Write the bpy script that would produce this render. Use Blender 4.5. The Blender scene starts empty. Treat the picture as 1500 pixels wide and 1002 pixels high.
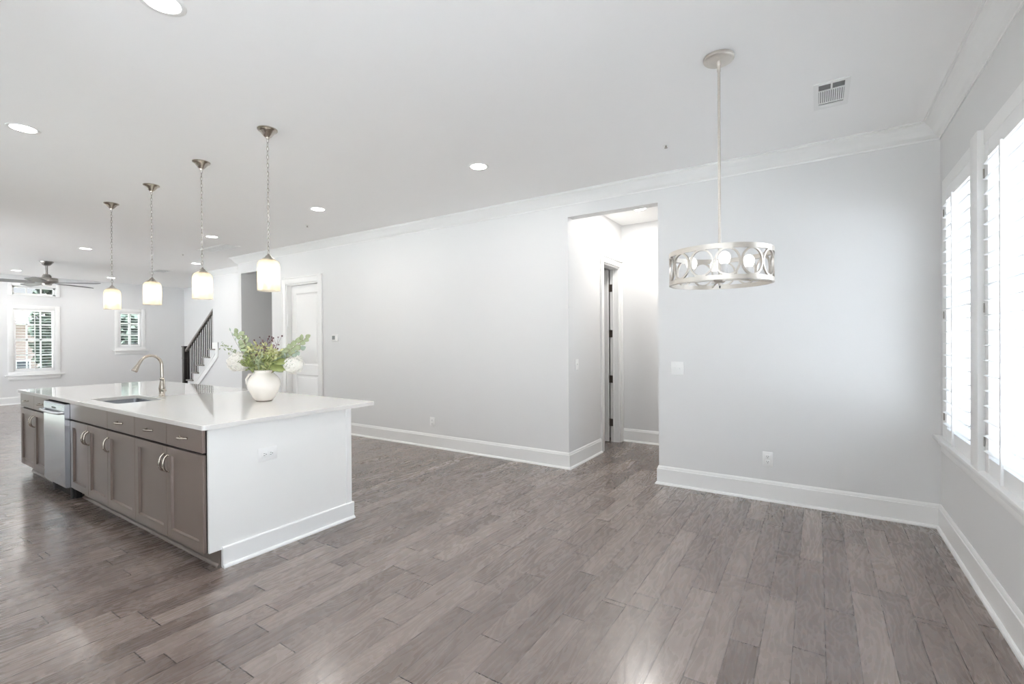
import bpy, bmesh, math, random
from mathutils import Vector, Matrix
random.seed(7)
PI = math.pi
C = bpy.context.scene.collection
S = bpy.context.scene

# ------------------------------------------------------------------ camera, world, exposure
YAW, PITCH, ROLL, CAMH = 0.5757, -0.0046, -0.0067, 1.4237
cam = bpy.data.objects.new('camera', bpy.data.cameras.new('camera')); C.objects.link(cam)
cam.data.sensor_width = 36.0; cam.data.lens = 688.67 / 1500 * 36; cam.data.clip_start = 0.02; cam.data.clip_end = 500
_vd = Vector((-math.sin(YAW), math.cos(YAW), 0)); _rt = Vector((math.cos(YAW), math.sin(YAW), 0)); _z = Vector((0, 0, 1))
_view = _vd * math.cos(PITCH) + _z * math.sin(PITCH); _up = -_vd * math.sin(PITCH) + _z * math.cos(PITCH)
_R = _rt * math.cos(ROLL) + _up * math.sin(ROLL); _U = _up * math.cos(ROLL) - _rt * math.sin(ROLL)
cam.matrix_world = Matrix(((_R.x, _U.x, -_view.x, 0), (_R.y, _U.y, -_view.y, 0), (_R.z, _U.z, -_view.z, CAMH), (0, 0, 0, 1)))
S.camera = cam
S.view_settings.view_transform = 'Standard'; S.view_settings.look = 'None'
S.view_settings.exposure = 0.84; S.view_settings.gamma = 1.0; S.view_settings.use_curve_mapping = False
S.cycles.use_denoising = True
S.cycles.max_bounces = 14; S.cycles.diffuse_bounces = 14; S.cycles.glossy_bounces = 5; S.cycles.transparent_max_bounces = 24
S.cycles.sample_clamp_indirect = 6.0; S.cycles.caustics_reflective = False; S.cycles.caustics_refractive = False

SKY_EAST, SKY_WEST = 3.2, 0.55         # the sky is brightest on the +X side
world = bpy.data.worlds.new('world'); S.world = world; world.use_nodes = True
nt = world.node_tree; nt.nodes.clear()
out = nt.nodes.new('ShaderNodeOutputWorld'); bg = nt.nodes.new('ShaderNodeBackground'); tc = nt.nodes.new('ShaderNodeTexCoord')
sp = nt.nodes.new('ShaderNodeSeparateXYZ'); nt.links.new(tc.outputs['Generated'], sp.inputs[0])
mr = nt.nodes.new('ShaderNodeMapRange'); mr.inputs[1].default_value = -0.93; mr.inputs[2].default_value = -0.45
mr.inputs[3].default_value = SKY_WEST; mr.inputs[4].default_value = SKY_EAST
nt.links.new(sp.outputs[0], mr.inputs[0]); nt.links.new(mr.outputs[0], bg.inputs['Strength'])
cr = nt.nodes.new('ShaderNodeValToRGB'); cr.color_ramp.elements[0].color = (0.93, 0.97, 1.0, 1); cr.color_ramp.elements[1].color = (0.62, 0.8, 1.0, 1)
cr.color_ramp.elements[1].position = 0.6
nt.links.new(sp.outputs[2], cr.inputs[0]); nt.links.new(cr.outputs[0], bg.inputs['Color']); nt.links.new(bg.outputs[0], out.inputs[0])

sun = bpy.data.lights.new('sun', 'SUN'); sun.energy = 42.0; sun.angle = 0.02; sun.color = (0.97, 0.99, 1.0)
so = bpy.data.objects.new('sun', sun); C.objects.link(so)
so.rotation_euler = Vector((0.0, math.cos(math.radians(76)), -math.sin(math.radians(76)))).to_track_quat('-Z', 'Y').to_euler()
CAN_POWER = 6.0
PENDANT_POWER = 8.0

def portal(name, loc, direction, sx, sy):
    """daylight portal: only tells the renderer where the sky shines in through a window"""
    L = bpy.data.lights.new(name, 'AREA'); L.shape = 'RECTANGLE'; L.size = sx; L.size_y = sy; L.cycles.is_portal = True
    o = bpy.data.objects.new(name, L); C.objects.link(o); o.location = loc
    o.rotation_euler = Vector(direction).to_track_quat('-Z', 'Z').to_euler()
    return o

# ------------------------------------------------------------------ dimensions (metres; X along the long wall, Y towards it)
UR, VB, H, ZC, XF = 0.7707, 4.6649, 3.011, 2.891, -15.65
V2, VS = 5.27, 6.37
Y0, YL = -2.4, -0.6            # wall behind the camera (dining), wall on the kitchen side

# ------------------------------------------------------------------ materials
def srgb(r, g, b):
    f = lambda c: (c / 255 / 12.92) if c / 255 <= 0.04045 else ((c / 255 + 0.055) / 1.055) ** 2.4
    return (f(r), f(g), f(b), 1)
def mat(name, col, rough=0.5, metal=0.0, noise=0.0, nscale=8.0, bump=0.0, bscale=60.0, coat=0.0, spec=None, emis=None, estr=0.0, stretch=None, aniso=0.0):
    m = bpy.data.materials.new(name); m.use_nodes = True; t = m.node_tree; b = t.nodes['Principled BSDF']
    b.inputs['Base Color'].default_value = col; b.inputs['Roughness'].default_value = rough; b.inputs['Metallic'].default_value = metal
    if coat: b.inputs['Coat Weight'].default_value = coat; b.inputs['Coat Roughness'].default_value = 0.12
    if spec is not None: b.inputs['Specular IOR Level'].default_value = spec
    if emis: b.inputs['Emission Color'].default_value = emis; b.inputs['Emission Strength'].default_value = estr
    tcn = t.nodes.new('ShaderNodeTexCoord'); mp = t.nodes.new('ShaderNodeMapping'); t.links.new(tcn.outputs['Object'], mp.inputs[0])
    if stretch: mp.inputs['Scale'].default_value = stretch
    if noise:
        n = t.nodes.new('ShaderNodeTexNoise'); n.inputs['Scale'].default_value = nscale; n.inputs['Detail'].default_value = 4
        t.links.new(mp.outputs[0], n.inputs[0])
        mx = t.nodes.new('ShaderNodeMix'); mx.data_type = 'RGBA'
        mx.inputs[6].default_value = tuple(c * (1 - noise) for c in col[:3]) + (1,); mx.inputs[7].default_value = tuple(min(1, c * (1 + noise)) for c in col[:3]) + (1,)
        t.links.new(n.outputs[0], mx.inputs[0]); t.links.new(mx.outputs[2], b.inputs['Base Color'])
    if bump:
        n = t.nodes.new('ShaderNodeTexNoise'); n.inputs['Scale'].default_value = bscale; n.inputs['Detail'].default_value = 3
        t.links.new(mp.outputs[0], n.inputs[0]); bp = t.nodes.new('ShaderNodeBump'); bp.inputs['Strength'].default_value = bump; bp.inputs['Distance'].default_value = 0.002
        t.links.new(n.outputs[0], bp.inputs['Height']); t.links.new(bp.outputs[0], b.inputs['Normal'])
    return m
M = {}
M['wall'] = mat('wall_paint', (0.735, 0.735, 0.733, 1), 0.55, noise=0.01, nscale=3, bump=0.05, bscale=220)
M['ceiling'] = mat('ceiling_paint', (0.94, 0.937, 0.93, 1), 0.75, noise=0.008, nscale=3, bump=0.04, bscale=200)
M['trim'] = mat('trim_paint', (0.86, 0.86, 0.85, 1), 0.32, noise=0.006)
M['shutter'] = mat('shutter_paint', (0.88, 0.88, 0.875, 1), 0.35, noise=0.005)
M['taupe'] = mat('taupe_cabinet_paint', srgb(116, 103, 96), 0.34, noise=0.02, nscale=5, coat=0.15)
M['panel'] = mat('island_panel_paint', srgb(238, 238, 236), 0.4, noise=0.008)
M['toe'] = mat('toe_kick_paint', srgb(128, 116, 108), 0.4, noise=0.02)
M['dark'] = mat('dark_gap', srgb(22, 18, 17), 0.8, noise=0.05)  # on the carcass, near-black colour stands for shade between the fronts
M['nickel'] = mat('brushed_nickel', srgb(188, 180, 170), 0.22, 1.0, noise=0.05, nscale=40, stretch=(1, 1, 12))
M['nickel_dk'] = mat('satin_nickel', srgb(172, 168, 162), 0.3, 1.0, noise=0.05, nscale=30)
M['steel'] = mat('stainless_steel', srgb(190, 192, 196), 0.26, 1.0, noise=0.03, nscale=60, stretch=(1, 1, 0.04))
M['hinge'] = mat('bronze_hinge', srgb(96, 88, 82), 0.4, 0.8, noise=0.05)
M['plate'] = mat('white_plastic', (0.86, 0.86, 0.85, 1), 0.3, noise=0.005)
M['slot'] = mat('socket_slot', srgb(70, 70, 70), 0.5, noise=0.02)
M['screen'] = mat('grey_screen', srgb(110, 112, 112), 0.25, noise=0.02)
M['rail'] = mat('dark_stained_wood', srgb(48, 44, 43), 0.35, noise=0.15, nscale=12, stretch=(1, 1, 0.1))
M['railtop'] = mat('grey_stained_handrail', srgb(134, 127, 123), 0.35, noise=0.12, nscale=12)
M['vase'] = mat('cream_glazed_ceramic', srgb(238, 233, 226), 0.16, noise=0.02, nscale=18, coat=0.5)
M['vasefoot'] = mat('unglazed_clay', srgb(120, 104, 94), 0.8, noise=0.05)
M['silverleaf'] = mat('champagne_silver_leaf', srgb(208, 202, 194), 0.36, 0.75, noise=0.12, nscale=25, stretch=(1, 1, 5))
M['whiteenamel'] = mat('white_enamel', (0.85, 0.85, 0.84, 1), 0.35, noise=0.01)
M['fanmetal'] = mat('fan_nickel', srgb(150, 146, 142), 0.35, 0.9, noise=0.03)
M['blade'] = mat('fan_blade_grey', srgb(132, 132, 132), 0.45, noise=0.06, nscale=10)
M['euc'] = mat('eucalyptus_leaf', srgb(156, 166, 132), 0.55, noise=0.28, nscale=14)
M['euc2'] = mat('eucalyptus_leaf_blue', srgb(158, 172, 158), 0.55, noise=0.2, nscale=14)
M['leaf'] = mat('broad_green_leaf', srgb(140, 150, 92), 0.5, noise=0.3, nscale=20)
M['leaf2'] = mat('yellow_green_leaf', srgb(182, 184, 132), 0.55, noise=0.25, nscale=30)
M['stem'] = mat('woody_stem', srgb(128, 108, 78), 0.7, noise=0.15)
M['gstem'] = mat('green_stem', srgb(112, 124, 76), 0.6, noise=0.15)
M['petal'] = mat('white_petal', srgb(246, 244, 238), 0.6, noise=0.03, nscale=40)
M['berry'] = mat('burgundy_berry', srgb(104, 74, 78), 0.4, noise=0.2, nscale=30)
M['lampwhite'] = mat('can_light_lens', (0.9, 0.9, 0.9, 1), 0.4, emis=(1.0, 0.97, 0.92, 1), estr=9.0)
M['bulb'] = mat('pendant_bulb_glow', (0.9, 0.9, 0.9, 1), 0.4, emis=(1.0, 0.86, 0.68, 1), estr=PENDANT_POWER)
M['opal'] = mat('opal_lamp', (0.93, 0.93, 0.92, 1), 0.3, emis=(1.0, 0.98, 0.95, 1), estr=0.4)
M['grilledark'] = mat('vent_duct_shadow', srgb(120, 120, 120), 0.8, noise=0.05)

def mix_shader(name, parts):
    """thin glass: a mix of transparent, translucent and glossy"""
    m = bpy.data.materials.new(name); m.use_nodes = True; t = m.node_tree; t.nodes.clear()
    o = t.nodes.new('ShaderNodeOutputMaterial'); prev = None; tot = 0
    for kind, col, w, rough in parts:
        n = t.nodes.new({'T': 'ShaderNodeBsdfTransparent', 'L': 'ShaderNodeBsdfTranslucent', 'G': 'ShaderNodeBsdfGlossy', 'D': 'ShaderNodeBsdfDiffuse'}[kind])
        n.inputs['Color'].default_value = col
        if kind == 'G': n.inputs['Roughness'].default_value = rough
        tot += w
        if prev is None: prev = n
        else:
            mx = t.nodes.new('ShaderNodeMixShader'); mx.inputs[0].default_value = w / tot
            t.links.new(prev.outputs[0], mx.inputs[1]); t.links.new(n.outputs[0], mx.inputs[2]); prev = mx
    t.links.new(prev.outputs[0], o.inputs[0])
    return m
M['glass'] = mix_shader('window_glass', [('T', (0.98, 0.98, 0.98, 1), 0.94, 0), ('G', (1, 1, 1, 1), 0.06, 0.02)])
M['shade'] = mix_shader('seeded_amber_glass', [('T', (1.0, 0.97, 0.90, 1), 0.5, 0), ('L', (0.98, 0.93, 0.83, 1), 0.36, 0), ('D', (0.95, 0.92, 0.85, 1), 0.06, 0), ('G', (1, 1, 1, 1), 0.08, 0.12)])

def quartz():
    m = mat('white_quartz', (0.74, 0.725, 0.70, 1), 0.06, noise=0.015, nscale=25); b = m.node_tree.nodes['Principled BSDF']
    b.inputs['IOR'].default_value = 1.6; b.inputs['Coat Weight'].default_value = 0.3; b.inputs['Coat Roughness'].default_value = 0.03
    return m
M['quartz'] = quartz()

def plank_floor():
    m = bpy.data.materials.new('hickory_plank_floor'); m.use_nodes = True; t = m.node_tree; N = t.nodes; Lk = t.links; b = N['Principled BSDF']
    def math_(op, a, c=None, v=None):
        n = N.new('ShaderNodeMath'); n.operation = op
        for i, q in enumerate((a, c, v)):
            if q is None: continue
            if isinstance(q, (int, float)): n.inputs[i].default_value = q
            else: Lk.new(q, n.inputs[i])
        return n.outputs[0]
    g = N.new('ShaderNodeTexCoord'); s = N.new('ShaderNodeSeparateXYZ'); Lk.new(g.outputs['Object'], s.inputs[0])
    X, Y = s.outputs[0], s.outputs[1]; W, LN = 0.127, 1.04
    r = math_('DIVIDE', math_('ADD', X, 0.0985), W); row = math_('FLOOR', r); fr = math_('FRACT', r)
    wn = N.new('ShaderNodeTexWhiteNoise'); wn.noise_dimensions = '1D'; Lk.new(row, wn.inputs['W'])
    q = math_('ADD', math_('DIVIDE', Y, LN), wn.outputs['Value']); col = math_('FLOOR', q); fq = math_('FRACT', q)
    # a second cut inside some planks so that lengths vary
    wc = N.new('ShaderNodeTexWhiteNoise'); wc.noise_dimensions = '2D'; cv = N.new('ShaderNodeCombineXYZ'); Lk.new(row, cv.inputs[0]); Lk.new(col, cv.inputs[1]); Lk.new(cv.outputs[0], wc.inputs['Vector'])
    cut = math_('ADD', math_('MULTIPLY', wc.outputs['Value'], 1.6), 0.35)        # >1 means no cut
    second = math_('GREATER_THAN', fq, cut)
    ids = N.new('ShaderNodeCombineXYZ'); Lk.new(row, ids.inputs[0]); Lk.new(col, ids.inputs[1]); Lk.new(second, ids.inputs[2])
    wp = N.new('ShaderNodeTexWhiteNoise'); wp.noise_dimensions = '3D'; Lk.new(ids.outputs[0], wp.inputs['Vector'])
    # distances to joints in metres
    dx = math_('MULTIPLY', math_('MINIMUM', fr, math_('SUBTRACT', 1, fr)), W)
    dy = math_('MULTIPLY', math_('MINIMUM', math_('MINIMUM', fq, math_('SUBTRACT', 1, fq)), math_('ABSOLUTE', math_('SUBTRACT', fq, cut))), LN)
    gx = N.new('ShaderNodeMapRange'); Lk.new(dx, gx.inputs[0]); gx.inputs[1].default_value = 0.001; gx.inputs[2].default_value = 0.0028; gx.inputs[3].default_value = 0.8; gx.inputs[4].default_value = 0
    gy = N.new('ShaderNodeMapRange'); Lk.new(dy, gy.inputs[0]); gy.inputs[1].default_value = 0.0018; gy.inputs[2].default_value = 0.004; gy.inputs[3].default_value = 1; gy.inputs[4].default_value = 0
    gap = math_('MAXIMUM', gx.outputs[0], gy.outputs[0])
    # grain coordinates: shifted per plank, stretched along Y
    off = N.new('ShaderNodeVectorMath'); off.operation = 'SCALE'; Lk.new(wp.outputs['Color'], off.inputs[0]); off.inputs['Scale'].default_value = 37
    add = N.new('ShaderNodeVectorMath'); add.operation = 'ADD'; Lk.new(g.outputs['Object'], add.inputs[0]); Lk.new(off.outputs[0], add.inputs[1])
    mp = N.new('ShaderNodeMapping'); mp.inputs['Scale'].default_value = (7.5, 1.7, 1); Lk.new(add.outputs[0], mp.inputs[0])
    n1 = N.new('ShaderNodeTexNoise'); n1.inputs['Scale'].default_value = 1.0; n1.inputs['Detail'].default_value = 3; n1.inputs['Roughness'].default_value = 0.45; n1.inputs['Distortion'].default_value = 0.5; Lk.new(mp.outputs[0], n1.inputs[0])
    rings = math_('SINE', math_('MULTIPLY', n1.outputs[0], 75.0)); rings = math_('POWER', math_('MULTIPLY', math_('ADD', rings, 1), 0.5), 3.0)
    mp2 = N.new('ShaderNodeMapping'); mp2.inputs['Scale'].default_value = (90, 5, 1); Lk.new(add.outputs[0], mp2.inputs[0])
    n2 = N.new('ShaderNodeTexNoise'); n2.inputs['Scale'].default_value = 1.0; n2.inputs['Detail'].default_value = 4; Lk.new(mp2.outputs[0], n2.inputs[0])
    mp3 = N.new('ShaderNodeMapping'); mp3.inputs['Scale'].default_value = (5, 1.2, 1); Lk.new(add.outputs[0], mp3.inputs[0])
    n3 = N.new('ShaderNodeTexNoise'); n3.inputs['Scale'].default_value = 1.0; n3.inputs['Detail'].default_value = 2; Lk.new(mp3.outputs[0], n3.inputs[0])
    val = math_('ADD', math_('ADD', math_('MULTIPLY', wp.outputs['Value'], 0.36), 0.03), math_('MULTIPLY', n3.outputs[0], 0.36))
    val = math_('ADD', val, math_('MULTIPLY', n2.outputs[0], 0.22))
    val = math_('SUBTRACT', val, math_('MULTIPLY', rings, 0.09))
    ramp = N.new('ShaderNodeValToRGB'); e = ramp.color_ramp.elements
    e[0].position = 0.1; e[0].color = srgb(84, 72, 66); e[1].position = 0.95; e[1].color = srgb(160, 147, 138)
    x = e.new(0.5); x.color = srgb(121, 108, 101)
    Lk.new(val, ramp.inputs[0])
    mx = N.new('ShaderNodeMix'); mx.data_type = 'RGBA'; Lk.new(gap, mx.inputs[0]); Lk.new(ramp.outputs[0], mx.inputs[6]); mx.inputs[7].default_value = srgb(48, 40, 37)
    Lk.new(mx.outputs[2], b.inputs['Base Color'])
    rg = math_('ADD', math_('MULTIPLY', n2.outputs[0], 0.12), 0.2); rg = math_('ADD', rg, math_('MULTIPLY', rings, 0.06)); Lk.new(rg, b.inputs['Roughness'])
    mp4 = N.new('ShaderNodeMapping'); mp4.inputs['Scale'].default_value = (14, 3, 1); Lk.new(add.outputs[0], mp4.inputs[0])
    n4 = N.new('ShaderNodeTexNoise'); n4.inputs['Scale'].default_value = 1.0; n4.inputs['Detail'].default_value = 2; Lk.new(mp4.outputs[0], n4.inputs[0])
    hgt = math_('ADD', math_('MULTIPLY', rings, -0.08), math_('MULTIPLY', n2.outputs[0], 0.25)); hgt = math_('ADD', hgt, math_('MULTIPLY', gap, -1.0)); hgt = math_('ADD', hgt, math_('MULTIPLY', n4.outputs[0], 0.6))
    b.inputs['Coat Weight'].default_value = 0.5; b.inputs['Coat Roughness'].default_value = 0.2
    bp = N.new('ShaderNodeBump'); bp.inputs['Strength'].default_value = 0.22; bp.inputs['Distance'].default_value = 0.0015; Lk.new(hgt, bp.inputs['Height']); Lk.new(bp.outputs[0], b.inputs['Normal'])
    return m
M['floor'] = plank_floor()

# ------------------------------------------------------------------ mesh helpers
class MB:
    def __init__(s): s.bm = bmesh.new()
    def _merge(s, b):
        me = bpy.data.meshes.new('tmp'); b.to_mesh(me); b.free(); s.bm.from_mesh(me); bpy.data.meshes.remove(me)
    def box(s, x0, x1, y0, y1, z0, z1, bev=0.0, seg=2):
        b = bmesh.new(); bmesh.ops.create_cube(b, size=1)
        for v in b.verts: v.co = Vector(((x0 + x1) / 2 + v.co.x * (x1 - x0), (y0 + y1) / 2 + v.co.y * (y1 - y0), (z0 + z1) / 2 + v.co.z * (z1 - z0)))
        if bev: bmesh.ops.bevel(b, geom=b.edges[:], offset=bev, segments=seg, profile=0.5, affect='EDGES')
        bmesh.ops.recalc_face_normals(b, faces=b.faces[:]); s._merge(b); return s
    def cyl(s, p, q, r, r2=None, n=20, cap=True):
        p, q = Vector(p), Vector(q); r2 = r if r2 is None else r2; d = q - p; L = d.length
        b = bmesh.new(); bmesh.ops.create_cone(b, cap_ends=cap, segments=n, radius1=r, radius2=r2, depth=L)
        mt = Matrix.Translation((p + q) / 2) @ d.to_track_quat('Z', 'Y').to_matrix().to_4x4()
        bmesh.ops.transform(b, matrix=mt, verts=b.verts[:]); s._merge(b); return s
    def lathe(s, prof, c=(0, 0, 0), n=32):
        b = bmesh.new(); rings = []
        for r, z in prof:
            if r < 1e-5: rings.append([b.verts.new((c[0], c[1], c[2] + z))])
            else: rings.append([b.verts.new((c[0] + r * math.cos(2 * PI * i / n), c[1] + r * math.sin(2 * PI * i / n), c[2] + z)) for i in range(n)])
        for a, d in zip(rings, rings[1:]):
            if len(a) == 1 and len(d) == 1: continue
            for i in range(n):
                j = (i + 1) % n
                if len(a) == 1: b.faces.new((a[0], d[i], d[j]))
                elif len(d) == 1: b.faces.new((a[i], a[j], d[0]))
                else: b.faces.new((a[i], a[j], d[j], d[i]))
        bmesh.ops.recalc_face_normals(b, faces=b.faces[:]); s._merge(b); return s
    def tube(s, pts, rad, n=8, closed=False):
        pts = [Vector(p) for p in pts]; m = len(pts); rr = rad if isinstance(rad, (list, tuple)) else [rad] * m
        b = bmesh.new(); rings = []; ref = None
        for i, p in enumerate(pts):
            a = pts[(i - 1) % m] if (closed or i > 0) else p; c = pts[(i + 1) % m] if (closed or i < m - 1) else p
            t = (c - a).normalized()
            if ref is None: ref = t.orthogonal().normalized()
            ref = (ref - t * ref.dot(t)).normalized(); o = t.cross(ref)
            rings.append([b.verts.new(p + (ref * math.cos(2 * PI * k / n) + o * math.sin(2 * PI * k / n)) * rr[i]) for k in range(n)])
        for i in range(m if closed else m - 1):
            a, c = rings[i], rings[(i + 1) % m]
            for k in range(n): b.faces.new((a[k], a[(k + 1) % n], c[(k + 1) % n], c[k]))
        if not closed: b.faces.new(rings[0][::-1]); b.faces.new(rings[-1])
        bmesh.ops.recalc_face_normals(b, faces=b.faces[:]); s._merge(b); return s
    def prism(s, poly, axis, a0, a1):
        """extrude a polygon; axis 'x': poly in (y,z); 'y': poly in (x,z); 'z': poly in (x,y)"""
        f = {'x': lambda p, a: (a, p[0], p[1]), 'y': lambda p, a: (p[0], a, p[1]), 'z': lambda p, a: (p[0], p[1], a)}[axis]
        b = bmesh.new(); A = [b.verts.new(f(p, a0)) for p in poly]; B = [b.verts.new(f(p, a1)) for p in poly]; n = len(poly)
        b.faces.new(A); b.faces.new(B[::-1])
        for i in range(n): b.faces.new((A[i], A[(i + 1) % n], B[(i + 1) % n], B[i]))
        bmesh.ops.recalc_face_normals(b, faces=b.faces[:]); s._merge(b); return s
    def sphere(s, c, r, sz=None, u=16, v=10):
        b = bmesh.new(); bmesh.ops.create_uvsphere(b, u_segments=u, v_segments=v, radius=1)
        k = sz or (1, 1, 1)
        for w in b.verts: w.co = Vector((c[0] + w.co.x * r * k[0], c[1] + w.co.y * r * k[1], c[2] + w.co.z * r * k[2]))
        s._merge(b); return s
    def face(s, pts):
        s.bm.faces.new([s.bm.verts.new(p) for p in pts]); return s
    def build(s, name, m, parent=None, smooth=None):
        me = bpy.data.meshes.new(name); s.bm.to_mesh(me); s.bm.free(); me.materials.append(m)
        o = bpy.data.objects.new(name, me); C.objects.link(o)
        if smooth:
            me.shade_smooth() if hasattr(me, 'shade_smooth') else [setattr(p, 'use_smooth', True) for p in me.polygons]
            me.set_sharp_from_angle(angle=math.radians(smooth))
        if parent: o.parent = parent; o.matrix_parent_inverse = Matrix.Translation(-parent.location) if parent.rotation_euler.z == 0 else parent_inv(parent)
        return o
def parent_inv(p):
    return (Matrix.Translation(p.location) @ p.rotation_euler.to_matrix().to_4x4()).inverted()
# NB: geometry is written in world coordinates; parents at their own base point, children carry the inverse.

def thing(name, label, cat, loc=(0, 0, 0), group=None):
    o = bpy.data.objects.new(name, None); o.empty_display_size = 0.1; C.objects.link(o); o.location = loc
    o['label'] = label; o['category'] = cat
    if group: o['group'] = group
    return o
def tag(o, label, cat, group=None):
    o['label'] = label; o['category'] = cat
    if group: o['group'] = group
    return o
def struct(o, label=None):
    o['kind'] = 'structure'
    if label: o['label'] = label
    return o
def sgroup(name, label, loc=(0, 0, 0)):
    o = bpy.data.objects.new(name, None); C.objects.link(o); o.location = loc; return struct(o, label)
def part(mb, name, m, parent, smooth=None, label=None):
    o = mb.build(name, m, None, smooth); o.parent = parent
    base = Vector(parent.location)
    if parent.parent: base = Vector((0, 0, 0))
    o.matrix_parent_inverse = Matrix.Identity(4)
    o.data.transform(Matrix.Translation(-base)) if not parent.parent and base.length else None
    if parent.parent:
        o.data.transform(Matrix.Translation(-Vector(parent.parent.location)))
    if label: o['label'] = label
    return o
def dup(root, delta, label, group=None, loc=None):
    r = root.copy(); C.objects.link(r); r.location = (Vector(root.location) + Vector(delta)) if loc is None else loc
    r['label'] = label
    if group: r['group'] = group
    for ch in list(root.children):
        c = ch.copy(); C.objects.link(c); c.parent = r
        for g in list(ch.children):
            d = g.copy(); C.objects.link(d); d.parent = c
    return r

def wall_with_holes(mb, axis, a0, a1, t0, t1, z0, z1, holes):
    """axis 'x': wall runs along x, thickness t0..t1 in y; 'y': runs along y. holes: (b0,b1,h0,h1)"""
    cuts = sorted({a0, a1, *[h[0] for h in holes], *[h[1] for h in holes]}); cuts = [c for c in cuts if a0 <= c <= a1]
    for p, q in zip(cuts, cuts[1:]):
        hs = sorted([(h[2], h[3]) for h in holes if h[0] <= p + 1e-6 and h[1] >= q - 1e-6]); z = z0; spans = []
        for h0, h1 in hs:
            if h0 > z: spans.append((z, h0))
            z = max(z, h1)
        if z < z1: spans.append((z, z1))
        for s0, s1 in spans:
            if axis == 'x': mb.box(p, q, t0, t1, s0, s1)
            else: mb.box(t0, t1, p, q, s0, s1)
    return mb

def molding(name, path, prof, m, closed_profile=True):
    """sweep a profile (offset, z) along wall line points; the room is on the left of the path"""
    P = [Vector(p) for p in path]; n = len(P); mb = MB(); b = mb.bm; rings = []
    for i in range(n):
        dirs = []
        if i > 0: dirs.append((P[i] - P[i - 1]).normalized())
        if i < n - 1: dirs.append((P[i + 1] - P[i]).normalized())
        ns = [Vector((-d.y, d.x)) for d in dirs]
        if len(ns) == 1: nn = ns[0]
        else: k = ns[0] + ns[1]; nn = k / (1 + ns[0].dot(ns[1]))
        rings.append([b.verts.new((P[i].x + nn.x * o, P[i].y + nn.y * o, z)) for o, z in prof])
    k = len(prof)
    for a, c in zip(rings, rings[1:]):
        for j in range(k): b.faces.new((a[j], a[(j + 1) % k], c[(j + 1) % k], c[j]))
    b.faces.new(rings[0]); b.faces.new(rings[-1][::-1]); bmesh.ops.recalc_face_normals(b, faces=b.faces[:])
    return struct(mb.build(name, m))

# ------------------------------------------------------------------ shell
o = struct(MB().box(-16.0, 1.05, -2.7, 7.3, -0.12, 0).build('floor', M['floor']), 'dark greige hickory plank floor')
o = struct(MB().box(-16.0, 1.05, -2.7, 7.3, H, H + 0.15).build('ceiling', M['ceiling']), 'flat white ceiling')

WZ0, WZ1 = 0.765, 2.455
RW = [(3.66, 4.43), (2.71, 3.48)]             # window openings in the right wall (y ranges)
RW_HID = [(-0.6, 0.6), (-2.1, -0.9)]  # unseen openings nearer the camera, added to let in more daylight
mb = MB(); wall_with_holes(mb, 'y', -2.4, 6.5, UR, UR + 0.15, 0, H, [(a, b, WZ0, WZ1) for a, b in RW] + [(a, b, 0.1, WZ1) for a, b in RW_HID])
struct(mb.build('wall_right', M['wall']), 'white window wall at the right')
mb = MB(); wall_with_holes(mb, 'x', -9.23, UR, VB, VB + 0.13, 0, H, [(-9.11, -8.08, 0, 2.705), (-7.64, -6.74, 0, 2.395), (-2.29, -1.31, 0, 2.763)])
struct(mb.build('wall_back', M['wall']), 'long white wall with door and hallway openings')
struct(MB().box(-9.23, -9.11, VB + 0.13, 7.15, 0, H).build('wall_recess_left', M['wall']))
struct(MB().box(-8.0, -7.9, VB + 0.13, 7.15, 0, H).build('wall_recess_right', M['wall']))
struct(MB().box(-9.11, -8.0, 7.0, 7.15, 0, H).build('wall_recess_back', M['wall']))
FW = (2.85, 3.565, 0.775, 2.225); FT = (2.84, 3.59, 2.565, 2.765); FS = (4.82, 5.315, 1.315, 2.24)
mb = MB(); wall_with_holes(mb, 'y', -0.75, 6.5, XF - 0.15, XF, 0, H, [FW, FT, FS])
struct(mb.build('wall_far', M['wall']), 'far living room wall with windows')
struct(MB().box(XF, -9.23, VS, VS + 0.13, 0, H).build('wall_stair_back', M['wall']))
# kitchen-side wall with unseen window openings added for daylight and the dining end behind the camera
LW = [(-14.9, -13.3), (-12.9, -11.3), (-10.9, -9.3)]
mb = MB(); wall_with_holes(mb, 'x', XF, -2.2, YL - 0.15, YL, 0, H, [(a, b, 0.2, 2.6) for a, b in LW] + [(-7.2, -3.4, 1.95, 2.62)])
struct(mb.build('wall_left', M['wall']))
struct(MB().box(-2.35, -2.2, Y0, YL - 0.15, 0, H).build('wall_jog', M['wall']))
mb = MB(); wall_with_holes(mb, 'x', -2.35, UR + 0.15, Y0 - 0.15, Y0, 0, H, [(-1.3, -0.5, 0.1, 2.3)])
struct(mb.build('wall_front', M['wall']))
# stair side wall: full height to the right of the open flight, under-stair below it
RISE, RUN, T1X, T1Z = 0.187, 0.2715, -13.36, 0.145
nsteps = 7
steps = [(T1X + i * RUN, T1Z + i * RISE) for i in range(nsteps)]          # nosing x, tread top z
struct(MB().box(-11.53, -9.23, V2, V2 + 0.12, 0, H).build('wall_stair_side', M['wall']))
# hallway
HY = 6.36
mb = MB(); wall_with_holes(mb, 'y', VB + 0.13, HY, -2.41, -2.29, 0, H, [(5.66, 6.24, 0, 2.405)])
struct(mb.build('wall_hall_left', M['wall']))
struct(MB().box(-2.41, UR, HY, HY + 0.12, 0, H).build('wall_hall_back', M['wall']))
struct(MB().box(-0.9, -0.8, VB + 0.13, HY, 0, H).build('wall_hall_right', M['wall']))
mb = MB().box(-3.9, -3.8, VB + 0.13, 6.9, 0, H).box(-3.8, -2.41, 6.8, 6.9, 0, H).box(-2.53, -2.41, HY + 0.12, 6.8, 0, H)
struct(mb.build('wall_closet', M['wall']))

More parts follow.
